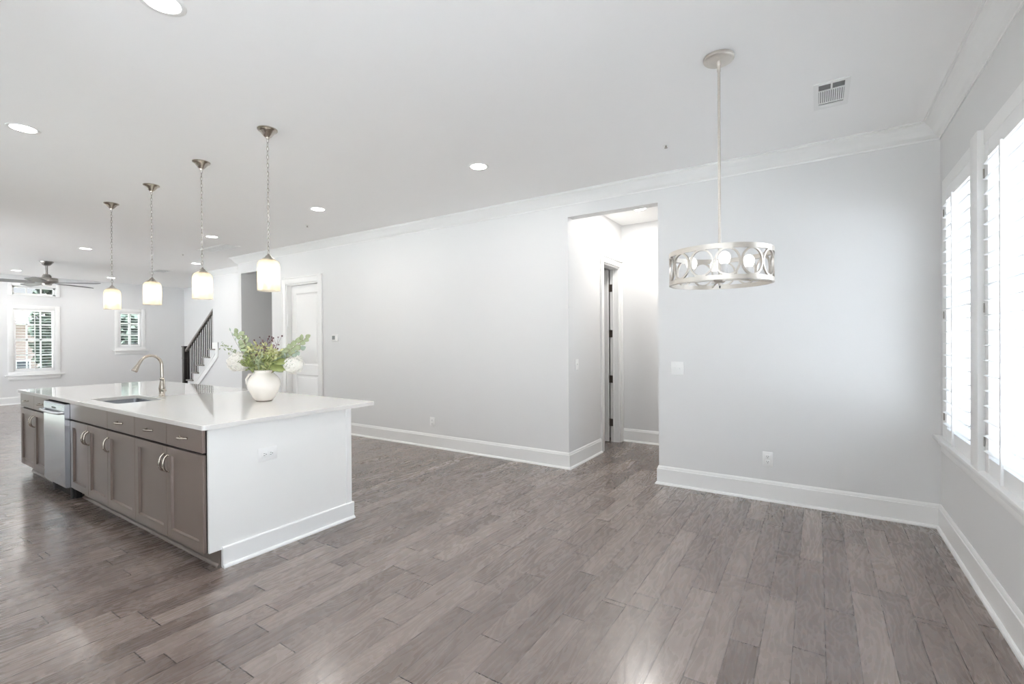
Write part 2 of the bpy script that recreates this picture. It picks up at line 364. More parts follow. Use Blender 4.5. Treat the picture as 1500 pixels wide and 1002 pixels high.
BASE = [(0, 0.178), (0.005, 0.178), (0.009, 0.170), (0.012, 0.160), (0.012, 0.154), (0.017, 0.150), (0.017, 0.022), (0.026, 0.018), (0.032, 0.010), (0.034, 0), (0, 0)]
molding('baseboard_right', [(UR, Y0), (UR, VB), (-1.31, VB), (-1.31, VB + 0.13)], BASE, M['trim'])
molding('baseboard_back', [(-2.29, 5.565), (-2.29, VB), (-6.635, VB)], BASE, M['trim'])
molding('baseboard_back_left', [(-7.745, VB), (-8.08, VB)], BASE, M['trim'])
molding('baseboard_hall', [(-0.9, HY), (-2.285, HY)], BASE, M['trim'])
molding('baseboard_stair_side', [(-9.23, V2), (-12.7, V2)], BASE, M['trim'])
molding('baseboard_far', [(-13.3, VS), (XF, VS), (XF, YL)], BASE, M['trim'])
CROWN = [(0, ZC), (0.008, ZC), (0.010, ZC + 0.010), (0.020, ZC + 0.016), (0.034, ZC + 0.030), (0.055, ZC + 0.062), (0.080, ZC + 0.090), (0.098, ZC + 0.102), (0.100, ZC + 0.110), (0.112, ZC + 0.112), (0.112, H), (0, H)]
molding('trim_1', [(UR, Y0), (UR, VB), (-9.23, VB), (-9.23, V2), (-11.53, V2)], CROWN, M['trim'])['label'] = 'white cove crown moulding along the ceiling'

# ------------------------------------------------------------------ right windows with plantation shutters
def right_window(idx, y0, y1, WZ0=WZ0):
    g = sgroup('window_%d' % idx, 'tall window in the right wall, shuttered if seen, added for daylight if unseen', (UR + 0.1, (y0 + y1) / 2, WZ0))
    mb = MB(); X0, X1 = UR + 0.095, UR + 0.135; f = 0.045
    mb.box(X0, X1, y0, y0 + f, WZ0, WZ1).box(X0, X1, y1 - f, y1, WZ0, WZ1).box(X0, X1, y0 + f, y1 - f, WZ0, WZ0 + f).box(X0, X1, y0 + f, y1 - f, WZ1 - f, WZ1)
    zm = (WZ0 + WZ1) / 2; mb.box(X0, X1, y0 + f, y1 - f, zm - 0.02, zm + 0.02)
    part(mb, 'window_frame', M['trim'], g)
    part(MB().box(UR + 0.112, UR + 0.116, y0 + f, y1 - f, WZ0 + f, WZ1 - f), 'pane', M['glass'], g)
    portal('window_daylight_portal', (UR + 0.16, (y0 + y1) / 2, (WZ0 + WZ1) / 2), (-1, 0, 0), (y1 - y0), (WZ1 - WZ0))
for k, (a, b) in enumerate(RW + RW_HID): right_window(k + 1, a, b, WZ0 if k < 2 else 0.1)
# casing shared by the bank of windows: head, sill nose, apron, mullion posts
cy0, cy1 = 2.63, 4.50
mb = MB().box(UR - 0.018, UR, cy0, cy1, 2.455, 2.535, 0.002)
mb.box(UR - 0.018, UR, 4.43, cy1, 0.70, 2.455, 0.002)
struct(mb.build('trim_2', M['trim'], smooth=40), 'white head and side casing over the shuttered windows')
mb = MB().box(UR - 0.052, UR + 0.09, cy0 - 0.05, cy1 + 0.13, 0.672, 0.70, 0.006).box(UR - 0.03, UR, cy0 - 0.03, cy1 + 0.09, 0.640, 0.672, 0.006).box(UR - 0.02, UR, cy0, cy1 + 0.05, 0.595, 0.640, 0.006)
struct(mb.build('trim_3', M['trim'], smooth=40), 'white window sill with stepped apron under the shutters')
for a, b in ((3.48, 3.66),):
    struct(MB().box(UR - 0.045, UR, a + 0.02, b - 0.02, 0.70, 2.535, 0.004).build('trim_4', M['trim'], smooth=40), 'white post between the shuttered windows')

def shutter(axis, fx, y0, y1, z0, z1, sgn, label, n, chord, group, hinge_side=None, rod_side=1, tilt=0.0, stile=0.055, rail=0.10, proud=0.020, xin=0.028):
    """plantation shutter panel on a wall of constant x. fx = x of the wall face; room on the side sgn (-1: room at smaller x)."""
    t = thing('plantation_shutter', label, 'shutter', (fx, (y0 + y1) / 2, z0), group)
    xa, xb = sorted((fx + sgn * proud, fx - sgn * xin)); xc = (xa + xb) / 2
    mb = MB().box(xa, xb, y0, y0 + stile, z0, z1, 0.003).box(xa, xb, y1 - stile, y1, z0, z1, 0.003).box(xa + .002, xb - .002, y0 + stile, y1 - stile, z0, z0 + rail).box(xa + .002, xb - .002, y0 + stile, y1 - stile, z1 - rail, z1)
    part(mb, 'frame', M['shutter'], t, 40)
    a0, a1 = y0 + stile + 0.002, y1 - stile - 0.002; zz0, zz1 = z0 + rail, z1 - rail; pitch = (zz1 - zz0) / n
    first = None
    for i in range(n):
        zc = zz0 + pitch * (i + 0.5); prof = []
        for k in range(12):
            th = 2 * PI * k / 12; px = math.cos(th) * chord / 2; pz = math.sin(th) * 0.0055
            prof.append((xc + px * math.cos(tilt) - pz * math.sin(tilt), px * math.sin(tilt) + pz))
        if first is None:
            first = part(MB().prism([(p, zc + q) for p, q in prof], 'y', a0, a1), 'louver', M['shutter'], t, 50)
        else:
            c = first.copy(); C.objects.link(c); c.location = (first.location[0], first.location[1], first.location[2] + pitch * i); c.parent = t
    rx = xc + sgn * (chord / 2 * math.cos(tilt) + 0.007); rz = sgn * chord / 2 * math.sin(tilt)
    part(MB().box(rx - 0.006, rx + 0.006, (y0 + y1) / 2 - 0.008, (y0 + y1) / 2 + 0.008, zz0 - 0.06 + rz, zz1 - 0.02 + rz, 0.002), 'tilt_rod', M['shutter'], t)
    for zh in (z0 + 0.16, (z0 + z1) / 2, z1 - 0.16):
        yh = y1 + 0.004 if hinge_side == 1 else y0 - 0.004
        part(MB().cyl((fx + sgn * (proud + 0.003), yh, zh - 0.025), (fx + sgn * (proud + 0.003), yh, zh + 0.025), 0.0035, n=8), 'hinge', M['nickel_dk'], t)
    return t
SP = 'tall white shutters on the right wall'
names3 = ['white plantation shutter nearest the room corner', 'white plantation shutter at the right edge of the picture']
for (a, b), nm in list(zip(RW, names3)):
    shutter('y', UR, a + 0.002, b - 0.006, 0.702, 2.453, -1, nm, 20, 0.089, SP, hinge_side=1, tilt=0.06, rail=0.085)

# ------------------------------------------------------------------ far windows
def far_window(idx, y0, y1, z0, z1, cols, rows, label, cas=0.09, sill=True):
    g = sgroup('window_%d' % idx, label, (XF, (y0 + y1) / 2, z0))
    mb = MB(); X0, X1 = XF - 0.10, XF - 0.065; f = 0.04
    mb.box(X0, X1, y0, y0 + f, z0, z1).box(X0, X1, y1 - f, y1, z0, z1).box(X0, X1, y0, y1, z0, z0 + f).box(X0, X1, y0, y1, z1 - f, z1)
    for c in range(1, cols): yy = y0 + (y1 - y0) * c / cols; mb.box(X0 + .005, X1 - .005, yy - 0.014, yy + 0.014, z0, z1)
    for r in range(1, rows): zz = z0 + (z1 - z0) * r / rows; mb.box(X0 + .005, X1 - .005, y0, y1, zz - 0.016, zz + 0.016)
    part(mb, 'window_frame', M['trim'], g)
    part(MB().box(XF - 0.084, XF - 0.081, y0 + f, y1 - f, z0 + f, z1 - f), 'pane', M['glass'], g)
    mb = MB().box(XF, XF + 0.02, y0 - cas, y0, z0 - 0.02, z1 + cas, 0.003).box(XF, XF + 0.02, y1, y1 + cas, z0 - 0.02, z1 + cas, 0.003).box(XF, XF + 0.02, y0, y1, z1, z1 + cas, 0.003)
    if not sill: mb.box(XF, XF + 0.02, y0, y1, z0 - 0.02, z0, 0.003)
    part(mb, 'casing', M['trim'], g, 40)
    if sill:
        part(MB().box(XF, XF + 0.06, y0 - cas - 0.06, y1 + cas + 0.06, z0 - 0.125, z0 - 0.095, 0.005).box(XF, XF + 0.022, y0 - cas, y1 + cas, z0 - 0.21, z0 - 0.125, 0.003).box(XF, XF + 0.02, y0 - cas, y1 + cas, z0 - 0.095, z0 - .02, 0.003), 'window_sill', M['trim'], g, 40)
    portal('window_daylight_portal', (XF - 0.16, (y0 + y1) / 2, (z0 + z1) / 2), (1, 0, 0), y1 - y0, z1 - z0)
far_window(6, FW[0], FW[1], FW[2], FW[3], 3, 4, 'tall far window with louvred shutter')
far_window(7, FT[0], FT[1], FT[2], FT[3], 3, 1, 'low wide transom window high on the far wall', cas=0.07, sill=False)
far_window(8, FS[0], FS[1], FS[2], FS[3], 2, 3, 'small square far window with louvred shutter')
FG = 'small shutters on the far wall'
shutter('y', XF, FW[0] + 0.004, FW[1] - 0.004, FW[2] + 0.004, FW[3] - 0.004, 1, 'white louvred shutter in the tall far window', 20, 0.05, FG, hinge_side=0, stile=0.04, rail=0.05, proud=0.0, xin=0.026)
shutter('y', XF, FS[0] + 0.004, FS[1] - 0.004, FS[2] + 0.004, FS[3] - 0.004, 1, 'white louvred shutter in the small far window near the stairs', 12, 0.05, FG, hinge_side=0, stile=0.04, rail=0.05, proud=0.0, xin=0.026)
# unseen living room, kitchen and dining windows, added to bring in daylight
for k, (a, b) in enumerate(LW):
    g = sgroup('window_%d' % (13 + k), 'unseen living room window added for daylight', (a, YL, 0.4))
    mb = MB().box(a, a + .05, YL - .1, YL - .06, 0.2, 2.6).box(b - .05, b, YL - .1, YL - .06, 0.2, 2.6).box(a, b, YL - .1, YL - .06, 0.2, 0.25).box(a, b, YL - .1, YL - .06, 2.55, 2.6).box((a + b) / 2 - .03, (a + b) / 2 + .03, YL - .1, YL - .06, 0.2, 2.6)
    part(mb, 'window_frame', M['trim'], g)
    portal('window_daylight_portal', ((a + b) / 2, YL - 0.17, 1.4), (0, 1, 0), b - a, 2.4)
g = sgroup('window_16', 'unseen high kitchen window added to light the ceiling', (-5.6, YL, 1.1))  # high opening added to carry bounced daylight to the ceiling
mb = MB().box(-7.2, -7.15, YL - .1, YL - .06, 1.95, 2.62).box(-3.45, -3.4, YL - .1, YL - .06, 1.95, 2.62).box(-7.15, -3.45, YL - .1, YL - .06, 1.95, 2.0).box(-7.15, -3.45, YL - .1, YL - .06, 2.57, 2.62)
for q in (-5.95, -4.7): mb.box(q - .025, q + .025, YL - .1, YL - .06, 2.0, 2.57)
part(mb, 'window_frame', M['trim'], g)
portal('window_daylight_portal', (-5.3, YL - 0.17, 2.285), (0, 1, 0), 3.8, 0.67)
g = sgroup('window_12', 'unseen dining window added behind the camera for daylight', (-0.7, Y0, 0.1))
part(MB().box(-1.3, -1.24, Y0 - .1, Y0 - .06, 0.1, 2.3).box(-.56, -.5, Y0 - .1, Y0 - .06, 0.1, 2.3).box(-1.24, -.56, Y0 - .1, Y0 - .06, 2.24, 2.3).box(-1.24, -.56, Y0 - .1, Y0 - .06, .1, .16), 'window_frame', M['trim'], g)
portal('window_daylight_portal', (-0.9, Y0 - 0.17, 1.2), (0, 1, 0), 0.8, 2.2)

# ------------------------------------------------------------------ doors
def casing_y(mb, x0, x1, y, z1, w=0.105, t=0.02):   # on a wall of constant y, room at smaller y
    for a, b in ((x0 - w, x0), (x1, x1 + w)):
        mb.box(a, b, y - t, y, 0, z1 + w, 0.003)
    mb.box(x0, x1, y - t, y, z1, z1 + w, 0.003)
    mb.box(x0 - w, x0 - w + 0.02, y - t - 0.008, y - t, 0, z1 + w, 0.003).box(x1 + w - 0.02, x1 + w, y - t - 0.008, y - t, 0, z1 + w, 0.003).box(x0 - w, x1 + w, y - t - 0.008, y - t, z1 + w - 0.02, z1 + w, 0.003)
g = sgroup('door_1', 'tall white two-panel door in the long wall', (-7.19, VB, 0))
mb = MB(); casing_y(mb, -7.64, -6.74, VB, 2.395)
part(mb, 'casing', M['trim'], g, 40)
part(MB().box(-7.64, -7.622, VB, VB + 0.13, 0, 2.395).box(-6.758, -6.74, VB, VB + 0.13, 0, 2.395).box(-7.622, -6.758, VB, VB + 0.13, 2.377, 2.395), 'jamb', M['trim'], g)
DY = VB + 0.085
def panel_door_y(mb, x0, x1, z0, z1, y, th, panels, st=0.115):
    """slab facing -y at y, thickness th, recessed moulded panels"""
    zs = [z0]; mb.box(x0, x0 + st, y, y + th, z0, z1).box(x1 - st, x1, y, y + th, z0, z1); prev = z0
    for p0, p1 in panels:
        mb.box(x0 + st, x1 - st, y, y + th, prev, p0); prev = p1
        mb.box(x0 + st, x1 - st, y + 0.012, y + th, p0, p1)
        m_ = 0.022
        # ovolo slope strips around the panel
        a, b = x0 + st, x1 - st
        mb.prism([(a, y), (a + m_, y + 0.012), (a, y + 0.012)], 'z', p0, p1); mb.prism([(b, y), (b, y + 0.012), (b - m_, y + 0.012)], 'z', p0, p1)
        mb.prism([(y, p0), (y + 0.012, p0), (y + 0.012, p0 + m_)], 'x', a, b); mb.prism([(y, p1), (y + 0.012, p1 - m_), (y + 0.012, p1)], 'x', a, b)
        # raised field
        mb.box(a + 0.05, b - 0.05, y + 0.004, y + 0.02, p0 + 0.05, p1 - 0.05, 0.004)
    mb.box(x0 + st, x1 - st, y, y + th, prev, z1)
mb = MB(); panel_door_y(mb, -7.62, -6.76, 0.008, 2.374, DY, 0.04, [(0.24, 0.86), (1.02, 2.24)])
part(mb, 'door_slab', M['trim'], g, 40)
part(MB().cyl((-7.545, DY, 0.99), (-7.545, DY - 0.012, 0.99), 0.032).cyl((-7.545, DY - 0.012, 0.99), (-7.545, DY - 0.035, 0.99), 0.011).sphere((-7.545, DY - 0.055, 0.99), 0.028, (1, 0.75, 1)), 'door_knob', M['nickel_dk'], g, 60)
tag(MB().box(-7.622, -7.600, VB + 0.004, VB + 0.05, 1.68, 1.89, 0.004).build('door_sensor', M['plate'], smooth=40), 'small white upright box on the left jamb of the panelled door', 'sensor')

g = sgroup('door_2', 'white door standing open off the hallway', (-2.35, 5.95, 0))
mb = MB(); X = -2.29
for a, b in ((5.57, 5.66), (6.24, 6.33)):
    mb.box(X, X + 0.02, a, b, 0, 2.50, 0.003)
mb.box(X, X + 0.02, 5.66, 6.24, 2.41, 2.50, 0.003).box(X + .02, X + 0.028, 5.57, 5.59, 0, 2.50, 0.002).box(X + .02, X + 0.028, 6.31, 6.33, 0, 2.50, 0.002).box(X + .02, X + 0.028, 5.57, 6.33, 2.48, 2.50, 0.002)
part(mb, 'casing', M['trim'], g, 40)
part(MB().box(-2.41, -2.29, 5.66, 5.678, 0, 2.405).box(-2.41, -2.29, 6.222, 6.24, 0, 2.405).box(-2.41, -2.29, 5.678, 6.222, 2.387, 2.405).box(-2.375, -2.36, 6.21, 6.222, 0, 2.387), 'jamb', M['trim'], g)
mb = MB(); panel_door_y(mb, -2.98, -2.425, 0.01, 2.38, 6.175, 0.036, [(0.24, 0.86), (1.02, 2.24)], st=0.1)
part(mb, 'door_slab', M['trim'], g, 40)
for zh in (0.27, 0.87, 1.50, 2.13):
    part(MB().box(-2.412, -2.372, 6.208, 6.2215, zh - 0.05, zh + 0.05).cyl((-2.418, 6.214, zh - 0.05), (-2.418, 6.214, zh + 0.05), 0.008, n=10), 'hinge', M['hinge'], g)

# ------------------------------------------------------------------ stairs
st = thing('staircase', 'white open-sided staircase rising to the right beyond the island', 'staircase', (-13.0, V2, 0))
WE = -11.532                                                 # where the full-height wall beside the flight begins
for i, (x, z) in enumerate(steps):
    xr = x + RUN + 0.055
    mb = MB().box(x, min(xr, WE), V2 + 0.002, VS - 0.002, z - 0.03, z)
    mb.box(x, xr, V2 - 0.032, V2 - 0.0005, z - 0.03, z, 0.004)
    mb.box(x, min(xr, WE), V2 - 0.0006, V2 + 0.0021, z - 0.03, z)
    part(mb, 'tread', M['railtop'], st, 40, 'grey-brown wooden tread')
    zb = 0 if i == 0 else steps[i - 1][1]
    part(MB().box(x + 0.028, x + 0.046, V2 + 0.002, VS - .002, zb, z - 0.03), 'riser', M['trim'], st)
poly = [(steps[0][0] + 0.046, 0)]
for i, (x, z) in enumerate(steps): poly += [(x + 0.046, z - 0.03), (min(x + 0.046 + RUN, WE), z - 0.03)]
poly.append((WE, 0))
part(MB().prism(poly, 'y', V2 + 0.004, V2 + 0.12), 'side_wall', M['wall'], st)
lo = lambda x: 0.474 + (x + 12.13) * 0.708
hi = lambda x: 0.463 + (x + 12.39) * 0.711
part(MB().prism([(-12.79, 0.005), (-11.285, lo(-11.285)), (-11.285, 1.41), (-11.42, 1.41), (-11.42, hi(-11.42)), (-13.03, 0.005)], 'y', V2 - 0.014, V2 - 0.0005), 'skirt_board', M['trim'], st)
mb = MB()
mb.prism([(-12.79, 0.005), (-11.285, lo(-11.285)), (-11.285, lo(-11.285) + .025), (-12.825, 0.005)], 'y', V2 - 0.022, V2 - 0.014)
mb.prism([(-12.995, 0.005), (-11.42, hi(-11.42) - .025), (-11.42, hi(-11.42)), (-13.03, 0.005)], 'y', V2 - 0.022, V2 - 0.014)
part(mb, 'skirt_moulding', M['trim'], st)
part(MB().box(WE + .001, -11.285, V2 - 0.010, V2 - 0.0005, 1.268, 1.41), 'skirt_return', M['trim'], st)
rl = thing('stair_railing', 'dark stair railing with square newel and slim balusters', 'railing', (-12.95, V2 + 0.04, 0))
NX, NY = -12.97, V2 + 0.03
part(MB().box(NX - .055, NX + .055, NY - .055, NY + .055, steps[1][1], 1.30, 0.003).box(NX - .066, NX + .066, NY - .066, NY + .066, 1.30, 1.325, 0.004).box(NX - .062, NX + .062, NY - .062, NY + .062, 1.02, 1.035, 0.003), 'newel_post', M['rail'], rl, 40)
hx0, hz0, hx1, hz1 = -12.915, 1.185, -11.53, 2.14
for a_, b_, m_ in (('handrail', 0, 'railtop'),):
    d = Vector((hx1 - hx0, 0, hz1 - hz0)).normalized(); up = Vector((-d.z, 0, d.x))
    prof = [(-.03, 0), (-.033, .025), (-.026, .05), (-.012, .062), (.012, .062), (.026, .05), (.033, .025), (.03, 0)]
    mb = MB(); b = mb.bm; A = []; B = []
    for w, q in prof:
        A.append(b.verts.new(Vector((hx0, NY + w, hz0)) + up * q)); B.append(b.verts.new(Vector((hx1, NY + w, hz1)) + up * q))
    for i in range(8): b.faces.new((A[i], A[(i + 1) % 8], B[(i + 1) % 8], B[i]))
    b.faces.new(A); b.faces.new(B[::-1]); bmesh.ops.recalc_face_normals(b, faces=b.faces[:])
    part(mb, a_, M['railtop'], rl, 50, 'grey-brown handrail')
for i, (x, z) in enumerate(steps):
    for k in range(3):
        bx = x + 0.05 + k * RUN / 3
        if bx < -12.88 or bx > -11.56: continue
        zt = hz0 + (bx - hx0) * (hz1 - hz0) / (hx1 - hx0)
        part(MB().box(bx - .0085, bx + .0085, NY - .0085, NY + .0085, z, zt + 0.004), 'baluster', M['rail'], rl)

# ------------------------------------------------------------------ island cabinets
XI0, XI1 = -7.33, -3.176                 # cabinet run
YD, YC, YT, YK = 1.386, 1.407, 1.478, 2.40   # door face, carcass face, toe kick, cabinet back
Z0, ZD, ZTOP = 0.114, 0.730, 0.884
def pull_h(xc, z, y):     # horizontal bail pull with feet
    pts = [(xc - 0.048 + 0.096 * i / 12, y - 0.010 - 0.020 * math.sin(PI * i / 12) ** 0.6, z) for i in range(13)]
    mb = MB().tube([(xc - .048, y, z)] + pts[0:] + [(xc + .048, y, z)], [.006] + [.0055 + .0025 * math.sin(PI * i / 12) for i in range(13)] + [.006], 8)
    mb.cyl((xc - .048, y, z), (xc - .048, y - .004, z), .0085, n=12).cyl((xc + .048, y, z), (xc + .048, y - .004, z), .0085, n=12)
    mb.sphere((xc - .018, y - .030, z), .0068, u=8, v=6).sphere((xc + .018, y - .030, z), .0068, u=8, v=6)
    return mb
def pull_v(x, zc, y):
    L = 0.055
    pts = [(x, y - 0.010 - 0.024 * math.sin(PI * i / 12) ** 0.6, zc - L + 2 * L * i / 12) for i in range(13)]
    mb = MB().tube([(x, y, zc - L)] + pts + [(x, y, zc + L)], [.006] + [.0052 + .0022 * math.sin(PI * i / 12) for i in range(13)] + [.006], 8)
    mb.cyl((x, y, zc - L), (x, y - .004, zc - L), .0085, n=12).cyl((x, y, zc + L), (x, y - .004, zc + L), .0085, n=12)
    mb.sphere((x, y - .034, zc - .02), .0065, u=8, v=6).sphere((x, y - .034, zc + .02), .0065, u=8, v=6)
    return mb
def shaker(x0, x1, z0, z1):
    st_ = 0.058; y0, y1 = YD, YC - 0.001; mb = MB()
    mb.box(x0, x0 + st_, y0, y1, z0, z1, 0.0012, 1).box(x1 - st_, x1, y0, y1, z0, z1, 0.0012, 1).box(x0 + st_, x1 - st_, y0, y1, z0, z0 + st_).box(x0 + st_, x1 - st_, y0, y1, z1 - st_, z1)
    mb.box(x0 + st_, x1 - st_, y0 + 0.014, y1, z0 + st_, z1 - st_)
    a, b, c, d, k = x0 + st_, x1 - st_, z0 + st_, z1 - st_, 0.006
    mb.prism([(a, y0 + .003), (a + k, y0 + 0.014), (a, y0 + 0.014)], 'z', c, d).prism([(b, y0 + .003), (b, y0 + 0.014), (b - k, y0 + 0.014)], 'z', c, d)
    mb.prism([(y0 + .003, c), (y0 + 0.014, c), (y0 + 0.014, c + k)], 'x', a, b).prism([(y0 + .003, d), (y0 + 0.014, d - k), (y0 + 0.014, d)], 'x', a, b)
    return mb
def cabinet(x0, x1, doors, drawers, label, false_front=False):
    t = thing('base_cabinet', label, 'cabinet', ((x0 + x1) / 2, (YC + YK) / 2, 0), 'taupe cabinets on the working side of the island')
    mb = MB()
    if false_front:      # room for the sink bowl
        mb.box(x0, x1, YC, YK, Z0, 0.62).box(x0, x1, YC, YC + 0.02, 0.62, ZTOP - 0.002).box(x0, x0 + .018, YC + .02, YK, 0.62, ZTOP - .002).box(x1 - .018, x1, YC + .02, YK, 0.62, ZTOP - .002)
    else: mb.box(x0, x1, YC, YK, Z0, ZTOP - 0.002)
    part(mb, 'body', M['dark'], t, None, 'cabinet carcass coloured dark as the shade between the fronts')
    part(MB().box(x0, x1, YT, YT + 0.02, 0.0, Z0), 'toe_kick', M['toe'], t)
    part(MB().prism([(YT, 0.0), (YT - 0.016, 0.0), (YT - 0.013, 0.008), (YT - 0.006, 0.015), (YT, 0.017)], 'x', x0, x1), 'shoe_moulding', M['toe'], t)
    gp = 0.0018
    for (a, b, hside) in doors:
        d = part(shaker(a + gp, b - gp, Z0 + 0.002, ZD - 0.009), 'door', M['taupe'], t)
        hx = b - 0.03 if hside > 0 else a + 0.03
        part(pull_v(hx, ZD - 0.12, YD), 'handle', M['nickel'], d, 50)
    for (a, b, h) in drawers:
        d = part(MB().box(a + gp, b - gp, YD, YC - 0.001, ZD + 0.005, ZTOP - 0.006, 0.0015, 1), 'drawer', M['taupe'], t)
        if h: part(pull_h((a + b) / 2, (ZD + ZTOP) / 2, YD), 'handle', M['nickel'], d, 50)
    return t
xs = dict(a=-3.176, b=-3.682, c=-4.22, d=-4.763, e=-5.215, f=-5.665, g=-6.30, h=-6.815, i=XI0)
cabinet(xs['c'], xs['a'], [(xs['c'], xs['b'], 1), (xs['b'], xs['a'], -1)], [(xs['c'], xs['b'], 1), (xs['b'], xs['a'], 1)], 'taupe two-door cabinet at the near end of the island')
cabinet(xs['d'], xs['c'], [(xs['d'], xs['c'], -1)], [(xs['d'], xs['c'], 1)], 'narrow taupe single-door cabinet with one drawer in the middle of the island')
cabinet(xs['f'], xs['d'], [(xs['f'], xs['e'], 1), (xs['e'], xs['d'], -1)], [(xs['f'], xs['d'], 0)], 'taupe sink cabinet with plain front panel beside the dishwasher', True)
cabinet(xs['i'], xs['g'], [(xs['i'], xs['h'], 1), (xs['h'], xs['g'], -1)], [(xs['i'], xs['h'], 1), (xs['h'], xs['g'], 1)], 'taupe two-door cabinet at the far end beyond the dishwasher')
# dishwasher
dw = thing('dishwasher', 'stainless steel dishwasher with curved bar handle in the island', 'dishwasher', (-5.98, 1.9, 0))
dx0, dx1 = xs['g'] + 0.006, xs['f'] - 0.006
part(MB().box(dx0 + .005, dx1 - .005, YC + 0.01, YK - 0.05, 0.09, 0.865), 'body', M['dark'], dw, None, 'dark appliance body')
mb = MB(); NS = 10; yf = YD - 0.038
prof = [(YC + .008, 0.115), (YC + .008, 0.868), (yf + .012, 0.868), (yf + .004, 0.864), (yf, 0.855), (yf, 0.125), (yf + .006, 0.115)]
mb.prism(prof, 'x', dx0, dx1)
part(mb, 'door_panel', M['steel'], dw, 40)
hp = [(dx0 + .03 + (dx1 - dx0 - .06) * i / 14, yf - 0.030 - 0.018 * math.sin(PI * i / 14), 0.79) for i in range(15)]
mb = MB().tube([(dx0 + .03, yf, .79)] + hp + [(dx1 - .03, yf, .79)], 0.013, 12)
part(mb, 'handle', M['steel'], dw, 60)
part(MB().box(dx0 + .25, dx1 - .25, yf - 0.001, yf + .002, 0.815, 0.829), 'vent', M['slot'], dw)
part(MB().cyl((dx1 - .16, yf, 0.215), (dx1 - .16, yf - 0.0015, 0.215), 0.014, n=20), 'round_badge', M['nickel'], dw)
part(MB().box(dx0 + .01, dx1 - .01, YC + .02, YC + .06, 0.0, 0.09), 'kick_plate', M['dark'], dw)
for fx_ in (dx0 + .05, dx1 - .05): part(MB().cyl((fx_, YC + .0, 0), (fx_, YC + .0, .11), .012, n=12), 'levelling_foot', M['slot'], dw)

# island end panel, back panel and plinth boards
EP0, EP1 = -3.167, -3.150
pn = thing('island_end_panel', 'pale grey painted panel closing the near end of the island', 'panel', (-3.16, 1.95, 0))
mb = MB().box(EP0, EP1, YC - 0.001, 2.462, Z0, ZTOP - .001, 0.001, 1).box(EP0, EP1, YT + .006, 2.462, 0.0, Z0)
part(mb, 'board', M['panel'], pn)
part(MB().box(EP1 - .001, EP1 + 0.004, 2.415, 2.464, 0.125, ZTOP - .001, 0.001, 1), 'corner_strip', M['trim'], pn)
IB = [(0, 0.130), (0.010, 0.130), (0.014, 0.124), (0.014, 0.020), (0.022, 0.016), (0.028, 0.008), (0.029, 0), (0, 0)]
def plinth(par, path):
    p = molding('plinth_board', path, [(-o_, z_) for o_, z_ in IB], M['trim']); del p['kind']; p.parent = par; p.data.transform(Matrix.Translation(-Vector(par.location)))
plinth(pn, [(EP1, YT + 0.002), (EP1, 2.479)])
pk = thing('island_back_panel', 'pale painted panel along the seating side of the island', 'panel', (-5.2, 2.44, 0))
part(MB().box(XI0 - .02, EP0, YK + .002, 2.464, 0, ZTOP - .001), 'board', M['panel'], pk)
pf = thing('island_far_panel', 'painted panel closing the far end of the island', 'panel', (XI0 - .01, 1.95, 0))
part(MB().box(XI0 - .02, XI0 - .001, YC, YK, Z0, ZTOP - .001).box(XI0 - .02, XI0 - .001, YT + .006, YK, 0, Z0), 'board', M['panel'], pf)
plinth(pk, [(EP1, 2.464), (XI0 - 0.02, 2.464)]); plinth(pf, [(XI0 - .02, 2.464), (XI0 - .02, YT)])

# countertop with rounded corners and a sink cut-out
CX0, CX1, CY0, CY1 = -7.36, -3.125, 1.366, 2.69
SX0, SX1, SY0, SY1 = -5.52, -4.875, 1.487, 1.835
def rrect(x0, x1, y0, y1, r, n=5):
    pts = []
    for cx, cy, a in ((x1 - r, y1 - r, 0), (x0 + r, y1 - r, PI / 2), (x0 + r, y0 + r, PI), (x1 - r, y0 + r, 1.5 * PI)):
        for i in range(n + 1): th = a + PI / 2 * i / n; pts.append((cx + r * math.cos(th), cy + r * math.sin(th)))
    return pts
def slab_with_hole(outer, inner, z0, z1):
    b = bmesh.new(); rings = []
    for pts in (outer, inner):
        top = [b.verts.new((x, y, z1)) for x, y in pts]; bot = [b.verts.new((x, y, z0)) for x, y in pts]; n = len(pts)
        for i in range(n): b.faces.new((top[i], top[(i + 1) % n], bot[(i + 1) % n], bot[i]))
        rings.append((top, bot))
    n = len(outer)
    for lv in (0, 1):
        A, B = rings[0][lv], rings[1][lv]
        for i in range(n): b.faces.new((A[i], A[(i + 1) % n], B[(i + 1) % n], B[i]))
    bmesh.ops.recalc_face_normals(b, faces=b.faces[:]); return b
mb = MB(); b = slab_with_hole(rrect(CX0, CX1, CY0, CY1, 0.02), rrect(SX0, SX1, SY0, SY1, 0.03), ZTOP, 0.914)
eds = [e for e in b.edges if all(v.co.z > 0.913 for v in e.verts) and len(e.link_faces) == 2 and abs(e.calc_face_angle(0)) > 1]
bmesh.ops.bevel(b, geom=eds, offset=0.004, segments=3, profile=0.5, affect='EDGES'); mb._merge(b)
tag(mb.build('countertop', M['quartz']), 'long glossy white quartz countertop over the island', 'countertop')
